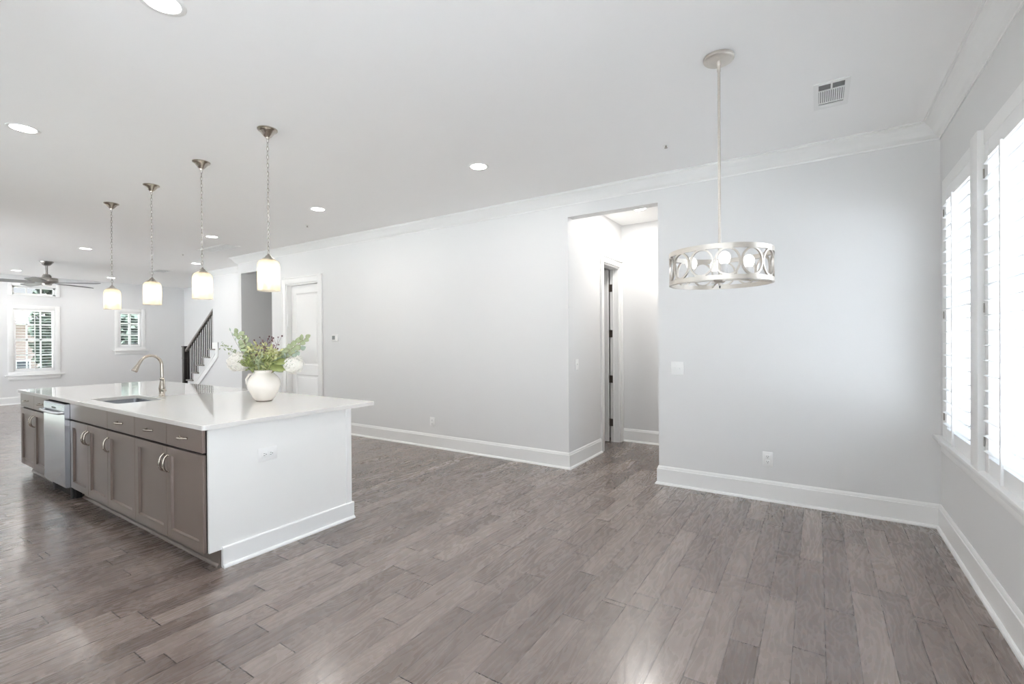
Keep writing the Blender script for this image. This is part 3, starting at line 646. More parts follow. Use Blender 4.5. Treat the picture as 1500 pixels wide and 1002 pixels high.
# sink
sk = thing('kitchen_sink', 'undermount stainless sink set in the white countertop', 'sink', ((SX0 + SX1) / 2, (SY0 + SY1) / 2, 0.66))
o1 = rrect(SX0 - .004, SX1 + .004, SY0 - .004, SY1 + .004, 0.034); b = bmesh.new()
lv = [(0, 0.8835), (0, 0.70), (-0.012, 0.682), (-0.03, 0.674)]
rg = []
for off, z in lv:
    pts = rrect(SX0 - .004 - off, SX1 + .004 + off, SY0 - .004 - off, SY1 + .004 + off, 0.034); rg.append([b.verts.new((x, y, z)) for x, y in pts])
n = len(o1)
for A, B in zip(rg, rg[1:]):
    for i in range(n): b.faces.new((A[i], A[(i + 1) % n], B[(i + 1) % n], B[i]))
b.faces.new(rg[-1]); rim = [b.verts.new((x, y, 0.8835)) for x, y in rrect(SX0 - .022, SX1 + .022, SY0 - .022, SY1 + .022, 0.04)]
for i in range(n): b.faces.new((rim[i], rim[(i + 1) % n], rg[0][(i + 1) % n], rg[0][i]))
mb = MB(); mb._merge(b)
bowl = part(mb, 'bowl', M['steel'], sk, 40); md = bowl.modifiers.new('thickness', 'SOLIDIFY'); md.thickness = 0.0015; md.offset = 0
part(MB().cyl(((SX0 + SX1) / 2, (SY0 + SY1) / 2 + .05, .6745), ((SX0 + SX1) / 2, (SY0 + SY1) / 2 + .05, .678), .045, n=24), 'drain', M['nickel_dk'], sk, 50)
# faucet
FX, FY = -5.146, 1.905
fc = thing('kitchen_faucet', 'brushed nickel gooseneck faucet behind the sink', 'faucet', (FX, FY, 0.914))
part(MB().lathe([(0, 0), (.030, 0), (.030, .006), (.0245, .010), (.0235, .05), (.026, .075), (.0265, .085), (.022, .11), (.0165, .145), (.0155, .16), (.020, .163), (.020, .170), (.0135, .174), (0, .174)], (FX, FY, .914), 28), 'base', M['nickel'], fc, 60)
sp_ = [(FX, FY, .914 + .17), (FX, FY, 1.19)]
R_, cyy = 0.088, FY - 0.088
for i in range(1, 15):
    th = PI * 0.86 * i / 14; sp_.append((FX, cyy + R_ * math.cos(th), 1.205 + R_ * 1.08 * math.sin(th)))
part(MB().tube(sp_, 0.0125, 14), 'spout', M['nickel'], fc, 60)
e0, e1 = Vector(sp_[-2]), Vector(sp_[-1]); dd = (e1 - e0).normalized()
part(MB().cyl(e1 - dd * .004, e1 + dd * 0.03, .0135, .015).cyl(e1 + dd * 0.03, e1 + dd * .088, .0155, .025).cyl(e1 + dd * .088, e1 + dd * .096, .025, .022), 'spray_head', M['nickel'], fc, 50)
part(MB().cyl((FX, FY, .975), (FX + .048, FY, .975), .014, .012).tube([(FX + .046, FY, .975), (FX + .056, FY, 1.0), (FX + .046, FY + .002, 1.05), (FX + .034, FY + .004, 1.085)], [.008, .007, .0055, .005], 8).sphere((FX + .05, FY, .975), .016), 'lever', M['nickel'], fc, 60)

# ------------------------------------------------------------------ outlets, switches, thermostat
def plate_y(name, label, cat, xc, zc, w, h, kind, wall=VB):
    t = thing(name, label, cat, (xc, wall, zc))
    part(MB().box(xc - w / 2, xc + w / 2, wall - 0.007, wall - .0005, zc - h / 2, zc + h / 2, 0.0025), 'plate', M['plate'], t, 40)
    if kind == 'outlet':
        for dz in (-.022, .022):
            part(MB().box(xc - .0165, xc + .0165, wall - .0095, wall - .006, zc + dz - .015, zc + dz + .015, 0.002), 'socket', M['plate'], t, 40)
            part(MB().box(xc - .008, xc - .0055, wall - .0102, wall - .009, zc + dz - .002, zc + dz + .009).box(xc + .0055, xc + .008, wall - .0102, wall - .009, zc + dz - .002, zc + dz + .009).cyl((xc, wall - .009, zc + dz - .009), (xc, wall - .0102, zc + dz - .009), .0028, n=8), 'slots', M['slot'], t)
    if kind == 'switch':
        for dxx in (-.023, .023):
            part(MB().box(xc + dxx - .005, xc + dxx + .005, wall - .008, wall - .006, zc - .012, zc + .012).prism([(wall - .007, zc - .006), (wall - .017, zc + .004), (wall - .017, zc + .009), (wall - .007, zc + .007)], 'x', xc + dxx - .0035, xc + dxx + .0035), 'toggle', M['plate'], t, 40)
    return t
plate_y('wall_outlet', 'white outlet low on the wall to the right of the hallway', 'outlet', -0.366, 0.365, 0.079, 0.127, 'outlet')
plate_y('wall_outlet', 'white outlet low on the long wall beyond the island', 'outlet', -4.298, 0.34, 0.079, 0.125, 'outlet')
plate_y('light_switch', 'white double toggle switch plate beside the hallway opening', 'switch', -1.129, 1.14, 0.118, 0.125, 'switch')
th = thing('thermostat', 'small white thermostat with grey screen on the long wall', 'thermostat', (-6.31, VB, 1.47))
part(MB().box(-6.385, -6.235, VB - .024, VB - .0005, 1.42, 1.525, 0.006), 'case', M['plate'], th, 40)
part(MB().box(-6.37, -6.30, VB - .0255, VB - .022, 1.445, 1.505, 0.002), 'screen', M['screen'], th)
t = thing('light_switch', 'white single switch plate inside the hallway before the door', 'switch', (-2.29, 4.87, 1.14))
part(MB().box(-2.2895, -2.283, 4.83, 4.91, 1.08, 1.20, 0.002), 'plate', M['plate'], t, 40); part(MB().box(-2.283, -2.272, 4.866, 4.874, 1.135, 1.15), 'toggle', M['plate'], t)
t = thing('island_outlet', 'white landscape outlet plate on the island end panel', 'outlet', (EP1, 1.776, 0.66))
yc, zc = 1.776, 0.658
part(MB().box(EP1 + .0005, EP1 + .007, yc - .066, yc + .066, zc - .044, zc + .044, .0025), 'plate', M['plate'], t, 40)
for dy in (-.022, .022):
    part(MB().box(EP1 + .006, EP1 + .009, yc + dy - .0185, yc + dy + .0185, zc - .017, zc + .017, .002), 'socket', M['plate'], t, 40)
    part(MB().box(EP1 + .0085, EP1 + .0098, yc + dy - .008, yc + dy + .003, zc + .005, zc + .0075).box(EP1 + .0085, EP1 + .0098, yc + dy - .008, yc + dy + .003, zc - .0075, zc - .005).sphere((EP1 + .009, yc + dy + .010, zc), .003, u=8, v=6), 'slots', M['slot'], t)

# ------------------------------------------------------------------ recessed lights
def can(x, y, label, lit=1.0, r=0.078):
    t = thing('recessed_light', label, 'ceiling light', (x, y, H), 'round recessed lights in the ceiling')
    part(MB().lathe([(r - .008, -.002), (r + .014, -.004), (r + .018, -.0005), (r + .018, 0), (r - .008, 0)], (x, y, H), 36), 'trim_ring', M['trim'], t, 50)
    part(MB().lathe([(0, -.0045), (r * .6, -.004), (r - .006, -.0025), (r - .006, -.0005), (0, -.0005)], (x, y, H), 36), 'lens', M['lampwhite'], t, 50)
    L = bpy.data.lights.new('can_lamp', 'AREA'); L.shape = 'DISK'; L.size = 0.14; L.energy = CAN_POWER * lit; L.color = (1.0, 0.97, 0.93)
    lo = bpy.data.objects.new('can_lamp', L); C.objects.link(lo); lo.location = (x, y, H - 0.012)
for x, y, l, k in [(-2.563, .966, 'large recessed light cut by the top edge above the aisle', 1), (-4.918, .960, 'recessed light near the left edge above the island front', 1),
                (-2.594, 3.454, 'recessed light alone in the middle of the ceiling', 1), (-5.03, 3.484, 'recessed light between the nearest pendant and the middle one', 1),
                (-7.66, 3.50, 'recessed light just before the long ceiling grille', 1), (-10.35, 2.75, 'recessed light between the ceiling fan and the island pendants', 1.6), (-10.531, 4.51, 'recessed light behind the second pendant towards the stairs', 0.5),
                (-14.641, 2.728, 'farthest recessed light above the tall far window', 1.0), (-14.531, 4.338, 'recessed light behind the farthest pendant', 1.2), (-1.81, 5.669, 'recessed light in the hallway ceiling', 1.7)]:
    can(x, y, l, k)

# ------------------------------------------------------------------ ceiling grilles and sprinklers
def grille(x0, x1, y0, y1, label, along='y', nsl=12):
    t = thing('ceiling_vent', label, 'vent', ((x0 + x1) / 2, (y0 + y1) / 2, H))
    f = 0.028; z0 = H - 0.007
    part(MB().box(x0, x1, y0, y0 + f, z0, H - .0003, .001, 1).box(x0, x1, y1 - f, y1, z0, H - .0003, .001, 1).box(x0, x0 + f, y0 + f, y1 - f, z0, H - .0003).box(x1 - f, x1, y0 + f, y1 - f, z0, H - .0003), 'frame', M['trim'], t)
    part(MB().box(x0 + f, x1 - f, y0 + f, y1 - f, H - .0018, H - .0003), 'duct_shade_sheet', M['grilledark'], t)  # flat grey sheet stands for the shade inside the duct
    return t, (x0 + f, x1 - f, y0 + f, y1 - f)
t, (a, b_, c, d) = grille(-0.015, 0.178, 3.515, 3.91, 'white ceiling register with slots near the dining light')
m1 = c + (d - c) * 0.27; m2 = d - (d - c) * .20
mb = MB()
for i in range(12):
    x = a + (b_ - a) * (i + .5) / 12; mb.box(x - .0035, x + .0035, m1, m2, H - .006, H - .0018)
mb.box(a, b_, m1 - .012, m1, H - .006, H - .0018).box(a, b_, m2, m2 + .01, H - .006, H - .0018).box(a, b_, m2 + .03, d, H - .006, H - .0018).box((a + b_) / 2 - .005, (a + b_) / 2 + .005, c, m1, H - .006, H - .0018)
part(mb, 'slats', M['trim'], t)
t, (a, b_, c, d) = grille(-9.0, -8.05, 3.86, 4.12, 'long white return grille in the ceiling before the crown moulding')
mb = MB(); 
for i in range(9): y = c + (d - c) * (i + .5) / 9; mb.box(a, b_, y - .005, y + .005, H - .006, H - .0018)
part(mb, 'slats', M['trim'], t)
t, (a, b_, c, d) = grille(-12.5, -12.05, 4.4, 4.7, 'small ceiling grille above the stairs side of the far room')
mb = MB(); 
for i in range(7): y = c + (d - c) * (i + .5) / 7; mb.box(a, b_, y - .006, y + .006, H - .006, H - .0018)
part(mb, 'slats', M['trim'], t)
for x, y, l in ((-1.034, 3.93, 'tiny white sprinkler head on the ceiling left of the dining light'), (-9.583, 3.891, 'tiny sprinkler head on the ceiling behind the second nearest pendant'), (-5.852, 3.886, 'tiny sprinkler head on the ceiling right of the nearest pendant')):
    t = thing('sprinkler_head', l, 'sprinkler', (x, y, H))
    part(MB().lathe([(0, -.006), (.018, -.006), (.030, -.001), (.030, 0), (0, 0)], (x, y, H), 24), 'cover_plate', M['trim'], t, 50)
    part(MB().cyl((x, y, H - .006), (x, y, H - .022), .006, n=10).cyl((x, y, H - .022), (x, y, H - .025), .013, n=12), 'nozzle', M['nickel_dk'], t)

# ------------------------------------------------------------------ island pendants
def pendant(x, y, label):
    t = thing('pendant_light', label, 'pendant light', (x, y, H), 'four glass pendants over the island')
    part(MB().lathe([(0, 0), (.070, 0), (.070, -.006), (.066, -.010), (.060, -.012), (.050, -.022), (.036, -.040), (.024, -.055), (.014, -.062), (.012, -.070), (0, -.070)], (x, y, H), 36), 'canopy', M['nickel'], t, 35)
    mb = MB(); z = H - .068; zt = 2.075; n = int(round((z - zt) / 0.031)); stp = (z - zt) / n
    for i in range(n):
        zc = z - stp * (i + .5); pts = []
        for k in range(12):
            th = 2 * PI * k / 12; a = .0078 * math.cos(th); b = (.0195) * math.sin(th)
            pts.append((x + (a if i % 2 else 0), y + (0 if i % 2 else a), zc + b))
        mb.tube(pts, .0021, 5, closed=True)
    part(mb, 'chain', M['nickel_dk'], t, 60)
    part(MB().lathe([(0, .048), (.008, .046), (.010, .036), (.020, .030), (.026, .018), (.040, .010), (.050, .0), (.050, -.004), (.030, -.003), (.018, -.02), (.018, -.05), (0, -.05)], (x, y, 2.035), 28), 'cap', M['nickel_dk'], t, 50)
    zb = 1.803
    part(MB().lathe([(.040, 2.038 - zb), (.055, 2.033 - zb), (.068, 2.020 - zb), (.075, 2.002 - zb), (.0775, 1.98 - zb), (.0775, .10), (.0775, 0), (.0745, 0), (.0745, .10), (.0745, 1.98 - zb), (.072, 2.0 - zb), (.065, 2.016 - zb), (.053, 2.029 - zb), (.040, 2.034 - zb)], (x, y, zb), 40), 'glass_shade', M['shade'], t, 60)
    part(MB().lathe([(0, 0), (.016, .004), (.028, .020), (.032, .042), (.030, .062), (.020, .085), (.014, .105), (.014, .12), (0, .12)], (x, y, 1.865), 20), 'bulb', M['bulb'], t, 60)
    return t
pd = pendant(-3.448, 1.968, 'seeded glass pendant nearest the camera, above the flowers')
for x, y, l in ((-4.555, 2.0, 'second nearest seeded glass pendant, to the left of the vase'), (-5.64, 2.013, 'third seeded glass pendant, above the faucet'), (-6.753, 2.023, 'farthest seeded glass pendant, leftmost over the island')):
    dup(pd, (0, 0, 0), l, loc=(x, y, H))

# ------------------------------------------------------------------ dining chandelier
X0c, Y0c = -0.461, 2.875
ch = thing('drum_chandelier', 'round silver drum chandelier with open rings and white lamps', 'chandelier', (X0c, Y0c, H))
part(MB().lathe([(0, 0), (.078, 0), (.080, -.003), (.080, -.016), (.076, -.021), (.070, -.023), (.012, -.024), (.012, -.045), (.009, -.05), (0, -.05)], (X0c, Y0c, H), 48), 'canopy', M['silverleaf'], ch, 35)
part(MB().cyl((X0c, Y0c, 1.765), (X0c, Y0c, H - .04), .0075, n=14).cyl((X0c, Y0c, 2.965), (X0c, Y0c, 2.93), .0095, n=14), 'rod', M['silverleaf'], ch, 50)
ZT0, ZT1, ZB0, ZB1, RD = 1.888, 1.914, 1.728, 1.752, 0.272
for nm, a, b in (('upper_band', ZT0, ZT1), ('lower_band', ZB0, ZB1)):
    part(MB().lathe([(RD, a), (RD, b), (RD - .012, b), (RD - .012, a), (RD, a)], (X0c, Y0c, 0), 72), nm, M['silverleaf'], ch, 35)
# ring centre direction as seen from the camera side
base = math.atan2(-Y0c, -X0c)
rz, rr = (ZT0 + ZB1) / 2, 0.0665
for i in range(13):
    an = base + math.radians(8) + i * 2 * PI / 13; pts = []
    A = [];
    mb = MB(); bmm = mb.bm; rings = []
    for k in range(36):
        th = 2 * PI * k / 36; row = []
        for (dr, rad) in ((-.0045, RD - .001), (.0045, RD - .001), (.0045, RD - .011), (-.0045, RD - .011)):
            q = rr + dr; aa = an + (q - .0055) * math.cos(th) / RD
            row.append(bmm.verts.new((X0c + rad * math.cos(aa), Y0c + rad * math.sin(aa), rz + (q + .002) * math.sin(th))))
        rings.append(row)
    for k in range(36):
        p, q = rings[k], rings[(k + 1) % 36]
        for j in range(4): bmm.faces.new((p[j], p[(j + 1) % 4], q[(j + 1) % 4], q[j]))
    bmesh.ops.recalc_face_normals(bmm, faces=bmm.faces[:])
    part(mb, 'ring', M['silverleaf'], ch, 40)
part(MB().lathe([(0, .03), (.028, .028), (.032, .02), (.032, -.002), (.024, -.012), (.010, -.016), (.007, -.026), (0, -.03)], (X0c, Y0c, 1.752), 28), 'hub', M['silverleaf'], ch, 40)
part(MB().cyl((X0c, Y0c, 1.722), (X0c, Y0c, 1.708), .005, .004, n=10), 'finial', M['slot'], ch)
for i in range(4):
    an = base + math.radians(9) + i * PI / 2; ca, sa = math.cos(an), math.sin(an); lx, ly = X0c + .15 * ca, Y0c + .15 * sa
    part(MB().tube([(X0c + .02 * ca, Y0c + .02 * sa, 1.757), (X0c + RD * .97 * ca, Y0c + RD * .97 * sa, ZB0 + .012)], .005, 8), 'arm', M['silverleaf'], ch, 50)
    part(MB().cyl((lx, ly, 1.755), (lx, ly, 1.765), .024, n=20).cyl((lx, ly, 1.765), (lx, ly, 1.825), .0155, n=16), 'lamp_socket', M['whiteenamel'], ch, 50)
    part(MB().lathe([(0, 0), (.018, 0), (.027, .012), (.031, .030), (.030, .046), (.022, .060), (.010, .068), (0, .070)], (lx, ly, 1.822), 24), 'lamp', M['opal'], ch, 60)

# ------------------------------------------------------------------ ceiling fan
FXc, FYc = -12.591, 2.757
fn = thing('ceiling_fan', 'grey ceiling fan on a downrod in the far living room', 'fan', (FXc, FYc, H))
part(MB().lathe([(0, 0), (.105, 0), (.105, -.012), (.085, -.04), (.055, -.075), (.03, -.085), (0, -.085)], (FXc, FYc, H), 28), 'canopy', M['fanmetal'], fn, 40)
part(MB().cyl((FXc, FYc, 2.70), (FXc, FYc, H - .07), .02, n=14), 'downrod', M['fanmetal'], fn, 50)
part(MB().lathe([(0, .02), (.045, .02), (.07, -.01), (.07, -.05), (.16, -.055), (.17, -.07), (.17, -.125), (.15, -.14), (.08, -.16), (.07, -.19), (0, -.20)], (FXc, FYc, 2.74), 32), 'motor_housing', M['fanmetal'], fn, 40)
fb0 = math.radians(117)
for i in range(5):
    an = fb0 + i * PI * 0.4; ca, sa = math.cos(an), math.sin(an)
    mb = MB(); b = mb.bm; prf = []
    L0, L1 = 0.16, 0.88
    vs = []
    for rr_, w in ((L0, .06), (L0 + .1, .075), (L1 - .12, .085), (L1 - .03, .075), (L1, .05)):
        row = []
        for sgn in (-1, 1):
            for dz in (-.005, .005):
                tx = w * sgn; z = 2.595 + dz + tx * math.tan(math.radians(12)); row.append(b.verts.new((FXc + ca * rr_ - sa * tx, FYc + sa * rr_ + ca * tx, z)))
        vs.append([row[0], row[1], row[3], row[2]])
    for p, q in zip(vs, vs[1:]):
        for j in range(4): b.faces.new((p[j], p[(j + 1) % 4], q[(j + 1) % 4], q[j]))
    b.faces.new(vs[0]); b.faces.new(vs[-1][::-1]); bmesh.ops.recalc_face_normals(b, faces=b.faces[:])
    part(mb, 'blade', M['blade'], fn, 40)

# ------------------------------------------------------------------ vase and flowers
VX, VY, VZ = -3.992, 2.229, 0.914
va = thing('flower_vase', 'round cream glazed vase on the island countertop', 'vase', (VX, VY, VZ))
vp = [(0, .004), (.060, .004), (.066, .006), (.078, .018), (.094, .045), (.115, .085), (.128, .115), (.133, .14), (.130, .165), (.118, .192), (.098, .218), (.080, .235), (.072, .244), (.071, .25), (.077, .258), (.078, .264), (.073, .266), (.067, .258), (.066, .24), (.09, .21), (.115, .16), (.11, .1), (.06, .02), (0, .02)]
part(MB().lathe(vp, (VX, VY, VZ), 48), 'body', M['vase'], va, 60)
part(MB().lathe([(0, 0), (.062, 0), (.064, .005), (0, .005)], (VX, VY, VZ), 40), 'foot_ring', M['vasefoot'], va)
# two fixed room directions for laying the bouquet out
er = Vector((math.cos(0.49), math.sin(0.49), 0)); eb = Vector((-er.y, er.x, 0))
part(MB().tube([Vector((VX, VY, VZ)) - er * .085 + Vector((0, 0, .232)), Vector((VX, VY, VZ)) - er * .135 + Vector((0, 0, .228)), Vector((VX, VY, VZ)) - er * .162 + Vector((0, 0, .185)), Vector((VX, VY, VZ)) - er * .160 + Vector((0, 0, .145)), Vector((VX, VY, VZ)) - er * .130 + Vector((0, 0, .125))], [.007, .008, .008, .007, .006], 10), 'handle', M['vase'], va, 60)
mouth = Vector((VX, VY, VZ + .235))
def P3(a, h, b=0.0): return Vector((VX, VY, VZ)) + er * a + eb * b + Vector((0, 0, h))
def bez(p0, p1, p2, n=12): return [(p0 * (1 - t) ** 2 + p1 * 2 * t * (1 - t) + p2 * t * t) for t in [i / n for i in range(n + 1)]]
def leaf_face(mb, c, d, nrm, L, Wd, cup=0.15, n=10, point=0.0):
    """a cupped leaf with its base at c, pointing along d"""
    d = d.normalized(); nrm = (nrm - d * nrm.dot(d)).normalized(); s = d.cross(nrm); b = mb.bm
    mid = []; lf = []; rt = []; k = n // 2
    for i in range(k + 1):
        t = i / k; w = Wd * (math.sin(PI * min(1, max(0, t ** (0.8 + point)))) ** 0.75) * .5
        bend = nrm * (-cup * L * (t ** 2) * .5)
        p = c + d * (L * t) + bend
        mid.append(b.verts.new(p)); up = nrm * (cup * w * 1.2)
        lf.append(b.verts.new(p + s * w + up) if 0 < i < k else None); rt.append(b.verts.new(p - s * w + up) if 0 < i < k else None)
    for i in range(k):
        for sd, fl in ((lf, 0), (rt, 1)):
            vs = [mid[i]] + ([sd[i]] if sd[i] else []) + ([sd[i + 1]] if sd[i + 1] else []) + [mid[i + 1]]
            if len(vs) >= 3: b.faces.new(vs if not fl else vs[::-1])
def rv(s=1.0): return Vector((random.uniform(-s, s), random.uniform(-s, s), random.uniform(-s, s)))
toward = Vector((math.sin(.6), -math.cos(.6), 0.3))
def finish_leaf(o):
    md = o.modifiers.new('thickness', 'SOLIDIFY'); md.thickness = 0.0006; return o
def eucalyptus(label, tip, ctl, nl, size, m, start=0.35, group='eucalyptus branches in the vase'):
    t = thing('eucalyptus_branch', label, 'branch', tuple(mouth), group)
    pts = bez(mouth + rv(.015) * Vector((1, 1, 0)) - Vector((0, 0, .1)), ctl, tip, 16)
    part(MB().tube(pts, [.0032 - .0018 * i / 16 for i in range(17)], 6), 'stem', M['stem'], t, 60)
    mb = MB()
    for i in range(nl):
        f = start + (1 - start) * (i + .5) / nl; k = min(15, int(f * 16)); p = pts[k].lerp(pts[k + 1], f * 16 - k); dr = (pts[k + 1] - pts[k]).normalized()
        sd = dr.cross(toward).normalized() * (1 if i % 2 else -1); sz = size * (1.1 - .45 * f) * random.uniform(.85, 1.15)
        dd = (sd + dr * random.uniform(.1, .7) + rv(.25)).normalized()
        leaf_face(mb, p, dd, toward + rv(.45), sz, sz * .92, .18)
    leaf_face(mb, pts[-1], (pts[-1] - pts[-2]), toward + rv(.4), size * .7, size * .6, .15)
    finish_leaf(part(mb, 'foliage', m, t, 60))
    return t
eucalyptus('tall eucalyptus branch leaning left above the left hydrangea', P3(-.235, .585), P3(-.09, .40), 17, .074, M['euc'], .3)
eucalyptus('long eucalyptus branch reaching right towards the door', P3(.375, .535), P3(.10, .36), 20, .076, M['euc'], .3)
eucalyptus('grey-green eucalyptus branch on the right under the longest one', P3(.33, .44), P3(.12, .33, -.03), 13, .072, M['euc2'], .35)
eucalyptus('short eucalyptus branch low behind the vase mouth on the left', P3(-.19, .44, .05), P3(-.07, .34, .03), 12, .068, M['euc2'], .3)
# thin wispy stem at upper left
t = thing('willow_sprig', 'thin bare sprig curving up at the left of the bouquet', 'sprig', tuple(mouth))
part(MB().tube(bez(mouth - Vector((0, 0, .08)), P3(-.2, .38), P3(-.30, .60), 14), [.0022 - .0012 * i / 14 for i in range(15)], 5), 'stem', M['stem'], t)
mb = MB()
for f in (.6, .7, .8, .9, 1.0): p = bez(mouth, P3(-.2, .38), P3(-.30, .60), 20)[int(f * 20)]; leaf_face(mb, p, Vector((0, 0, 1)) + er * random.uniform(-.6, .6), toward, .035, .012)
finish_leaf(part(mb, 'foliage', M['euc2'], t, 60))
def berry_sprig(label, tip, ctl, n=24):
    t = thing('berry_sprig', label, 'sprig', tuple(mouth), 'dark berry sprigs in the vase'); mb = MB(); mb2 = MB(); pts = bez(mouth - Vector((0, 0, .06)), ctl, tip, 12)
    mb.tube(pts, [.0024 - .001 * i / 12 for i in range(13)], 5)
    for i in range(n):
        f = random.uniform(.55, 1); k = min(11, int(f * 12)); p = pts[k]; q = p + (rv(.05) + Vector((0, 0, .03)))
        mb.tube([p, q], .0009, 4); mb2.sphere(q, random.uniform(.0045, .0075), (1, 1, 1.2), 7, 5)
    part(mb, 'stem', M['berry'], t); part(mb2, 'berries', M['berry'], t, 60)['kind'] = 'stuff'
berry_sprig('upright sprig of dark berries in the middle of the bouquet', P3(.035, .53), P3(.0, .36), 30)
berry_sprig('sprig of dark berries leaning slightly right', P3(.115, .50, .03), P3(.05, .36), 24)
berry_sprig('sprig of dark berries leaning left', P3(-.08, .48, .02), P3(-.03, .36), 20)
def fern(label, tip, ctl, m, leaf=.028, wd=.012, dens=46, name='fern_sprig', group='feathery green sprigs in the vase', spread=.035):
    t = thing(name, label, 'sprig', tuple(mouth), group); pts = bez(mouth - Vector((0, 0, .06)), ctl, tip, 14); mb = MB(); mb.tube(pts, [.0025 - .0014 * i / 14 for i in range(15)], 5)
    part(mb, 'stem', M['gstem'], t); mb = MB()
    for i in range(dens):
        f = .3 + .7 * random.random(); k = min(13, int(f * 14)); p = pts[k].lerp(pts[k + 1], random.random()) + rv(spread)
        leaf_face(mb, p, rv(1) + Vector((0, 0, .6)), toward + rv(.8), leaf * random.uniform(.7, 1.3), wd, .1, 6, .3)
    finish_leaf(part(mb, 'foliage', m, t, 60))
fern('small-leaved green sprig reaching far left', P3(-.385, .475), P3(-.16, .38), M['euc'], .024, .011, 70, spread=.03)
fern('pale feathery sprig at the left centre', P3(-.12, .44), P3(-.04, .33), M['leaf2'], .04, .018, 120, spread=.045)
fern('pale feathery sprig in the centre', P3(.0, .45, -.03), P3(.0, .33), M['leaf2'], .04, .016, 120, spread=.045)
fern('pale feathery sprig at the right centre', P3(.13, .42, -.02), P3(.05, .33), M['leaf2'], .042, .02, 120, spread=.048)
fern('darker feathery sprig low in front on the left', P3(-.12, .35, -.08), P3(-.04, .30, -.03), M['leaf'], .035, .014, 110, spread=.04)
fern('darker feathery sprig low in front in the centre', P3(.02, .37, -.09), P3(.0, .30, -.04), M['euc'], .035, .012, 110, spread=.04)
fern('darker feathery sprig low in front on the right', P3(.10, .36, -.07), P3(.03, .30, -.03), M['leaf'], .035, .014, 90, spread=.04)
def hydrangea(label, c, r):
    t = thing('hydrangea_flower', label, 'flower', tuple(mouth), 'white hydrangeas in the vase')
    part(MB().tube(bez(mouth - Vector((0, 0, .05)), mouth + (c - mouth) * .5 + Vector((0, 0, .03)), c, 8), .003, 6), 'stem', M['gstem'], t)
    mb = MB()
    for i in range(120):
        z = 1 - 2 * (i + .5) / 120; ph = i * 2.39996; s = math.sqrt(1 - z * z); n = Vector((s * math.cos(ph), s * math.sin(ph), z)); p = c + n * r * random.uniform(.78, 1.0); n = (n + rv(.3)).normalized()
        a = n.orthogonal().normalized(); bb = n.cross(a); r0 = random.uniform(0, 1.5)
        for k in range(4):
            d = a * math.cos(r0 + k * PI / 2) + bb * math.sin(r0 + k * PI / 2); leaf_face(mb, p, d + n * .35, n, .017, .017, .2, 6)
    finish_leaf(part(mb, 'flower_head', M['petal'], t, 60))
hydrangea('white hydrangea drooping at the left of the vase', P3(-.225, .335, -.02), .085)
hydrangea('white hydrangea at the right of the vase before the door', P3(.255, .31, .02), .082)
def broad(label, c, d, L, Wd):
    t = thing('broad_leaf', label, 'leaf', tuple(mouth), 'broad leaves around the vase mouth')
    part(MB().tube([mouth - Vector((0, 0, .03)), (mouth + c) / 2 + Vector((0, 0, .012)), c], .0022, 5), 'stem', M['gstem'], t)
    mb = MB(); leaf_face(mb, c, d, toward + Vector((0, 0, .5)), L, Wd, .25, 14, .15); finish_leaf(part(mb, 'blade', M['leaf'], t, 60))
broad('broad green leaf hanging right over the vase mouth', P3(.07, .295, -.05), er + Vector((0, 0, -.12)), .15, .075)
broad('broad green leaf pointing right above the drooping one', P3(.12, .33, -.04), er + Vector((0, 0, .1)), .12, .07)
broad('broad green leaf hanging left over the vase mouth', P3(-.06, .30, -.05), -er + Vector((0, 0, .25)), .13, .05)

struct(MB().box(-9.0, -2.45, -9.0, YL - 0.17, 1.70, 1.82).box(-9.0, -2.45, -2.9, YL - 0.17, 2.68, 2.76).build('light_bounce_roof', M['trim']), 'unseen white roof and eave added to bounce daylight onto the kitchen ceiling')  # added out of view: lower slab bounces sunlight in, upper slab blocks sky
# ------------------------------------------------------------------ outside: far-window view, and unseen ground added to steer daylight
M['grass'] = mat('lawn', srgb(104, 106, 94), 0.9, noise=0.25, nscale=2)
M['brick'] = mat('pinkish_siding', srgb(138, 122, 116), 0.8, noise=0.08, nscale=6)
M['roof'] = mat('grey_roof', srgb(72, 70, 72), 0.8, noise=0.15, nscale=6)
M['tree'] = mat('dark_tree_foliage', srgb(40, 54, 44), 0.9, noise=0.5, nscale=3)
M['bark'] = mat('tree_bark', srgb(80, 66, 56), 0.9, noise=0.2)
M['hill'] = mat('distant_hill', srgb(120, 136, 128), 0.9, noise=0.25, nscale=.1)
M['pane_dk'] = mat('dark_window', srgb(60, 66, 72), 0.1, noise=0.02)
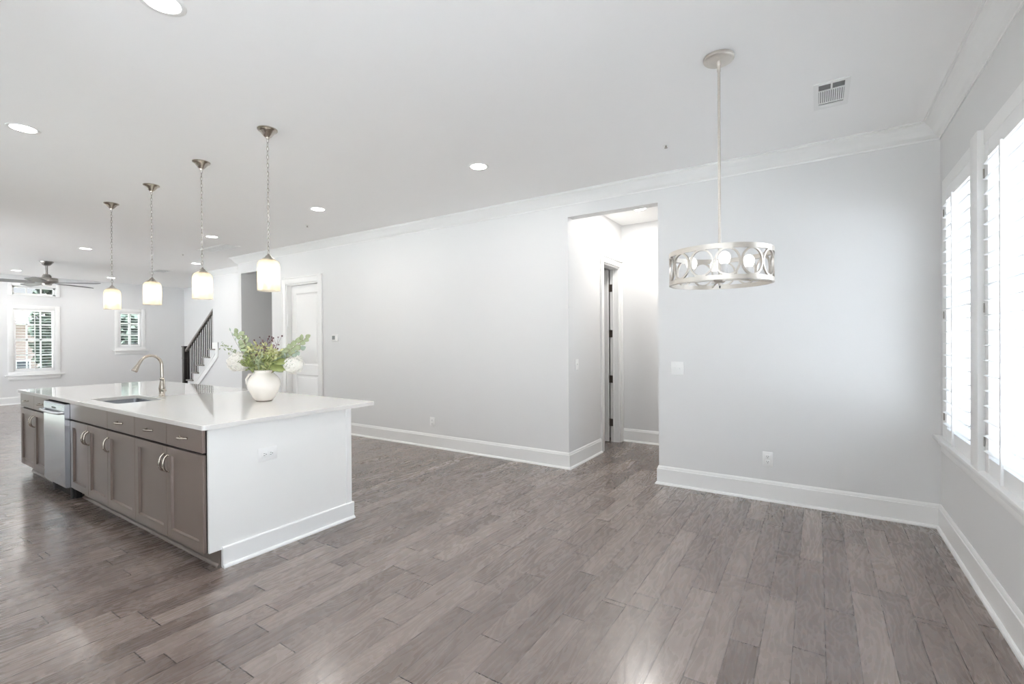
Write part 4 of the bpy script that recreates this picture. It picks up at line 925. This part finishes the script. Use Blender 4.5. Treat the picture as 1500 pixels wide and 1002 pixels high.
#M['outwhite'] = mat('white_render', (0.8, 0.8, 0.78, 1), 0.8, noise=0.02)
struct(MB().box(-120, -16.5, -60, 60, -0.6, -0.45).build('ground_outside', M['grass']), 'lawn outside')
M['gravel'] = mat('dark_low_bounce_gravel', (0.14, 0.14, 0.138, 1), 0.9, noise=0.15, nscale=20)
struct(MB().box(1.1, 40, 2.4, 40, -0.6, -0.3).build('low_bounce_gravel', M['gravel']), 'unseen dark gravel added to keep bounced light off the shutters')  # unseen ground kept dark so the louvers get less light from below
M['concrete'] = mat('pale_bounce_concrete', (0.72, 0.73, 0.735, 1), 0.8, noise=0.05, nscale=2)
struct(MB().box(-16.5, 40, -40, -2.8, -0.6, -0.3).box(1.1, 40, -2.8, 2.4, -0.6, -0.3).build('bounce_patio_outside', M['concrete']), 'unseen pale concrete added to bounce daylight up through the windows')  # unseen reflector: sunlit pale ground that brightens the ceiling
hs = thing('neighbour_house', 'pinkish house with grey roof seen through the tall far window', 'building', (-30, 3.0, -0.45))
part(MB().box(-33, -27, -1.0, 5.62, -0.45, 2.2), 'wall', M['brick'], hs)
part(MB().prism([(-26.5, 2.2), (-33.5, 2.2), (-30, 3.35)], 'y', -1.5, 6.1), 'roof', M['roof'], hs)
for y in (2.6, 4.95):
    w = part(MB().box(-27.0, -26.95, y, y + .45, -0.2, 0.75), 'window', M['trim'], hs); part(MB().box(-26.96, -26.93, y + .05, y + .4, -.14, .69), 'pane', M['pane_dk'], w)
def tree(x, y, z0, h, r, label, sq=1.0):
    t = thing('tree', label, 'tree', (x, y, z0), 'trees outside the far windows')
    part(MB().cyl((x, y, z0), (x, y, z0 + h * .5), .14, .09, n=8), 'trunk', M['bark'], t)
    mb = MB()
    for i in range(700):
        d = rv(1)
        while d.length > 1: d = rv(1)
        p = Vector((x, y, z0 + h * .58)) + Vector((d.x * r, d.y * r, d.z * h * .45)); leaf_face(mb, p, rv(1), rv(1), .32, .2, .1, 4)
    part(mb, 'crown', M['tree'], t)
tree(-24.5, 5.42, -.45, 4.3, .42, 'dark green tree filling the right part of the tall far window')
tree(-25.2, 8.25, -.45, 3.1, .75, 'dark tree behind the small far window')
mb = MB(); b = mb.bm; N_ = 60; top = []; 
pts = [(-60 + 120 * i / N_, 9.2 + 1.3 * math.sin(i * .9) + .6 * math.sin(i * 1.9 + 1)) for i in range(N_ + 1)]
mb.prism([(-60, -1)] + [(p[0], p[1]) for p in pts] + [(60, -1)], 'x', -118, -95)
struct(mb.build('hill_outside', M['hill']), 'distant wooded hills')
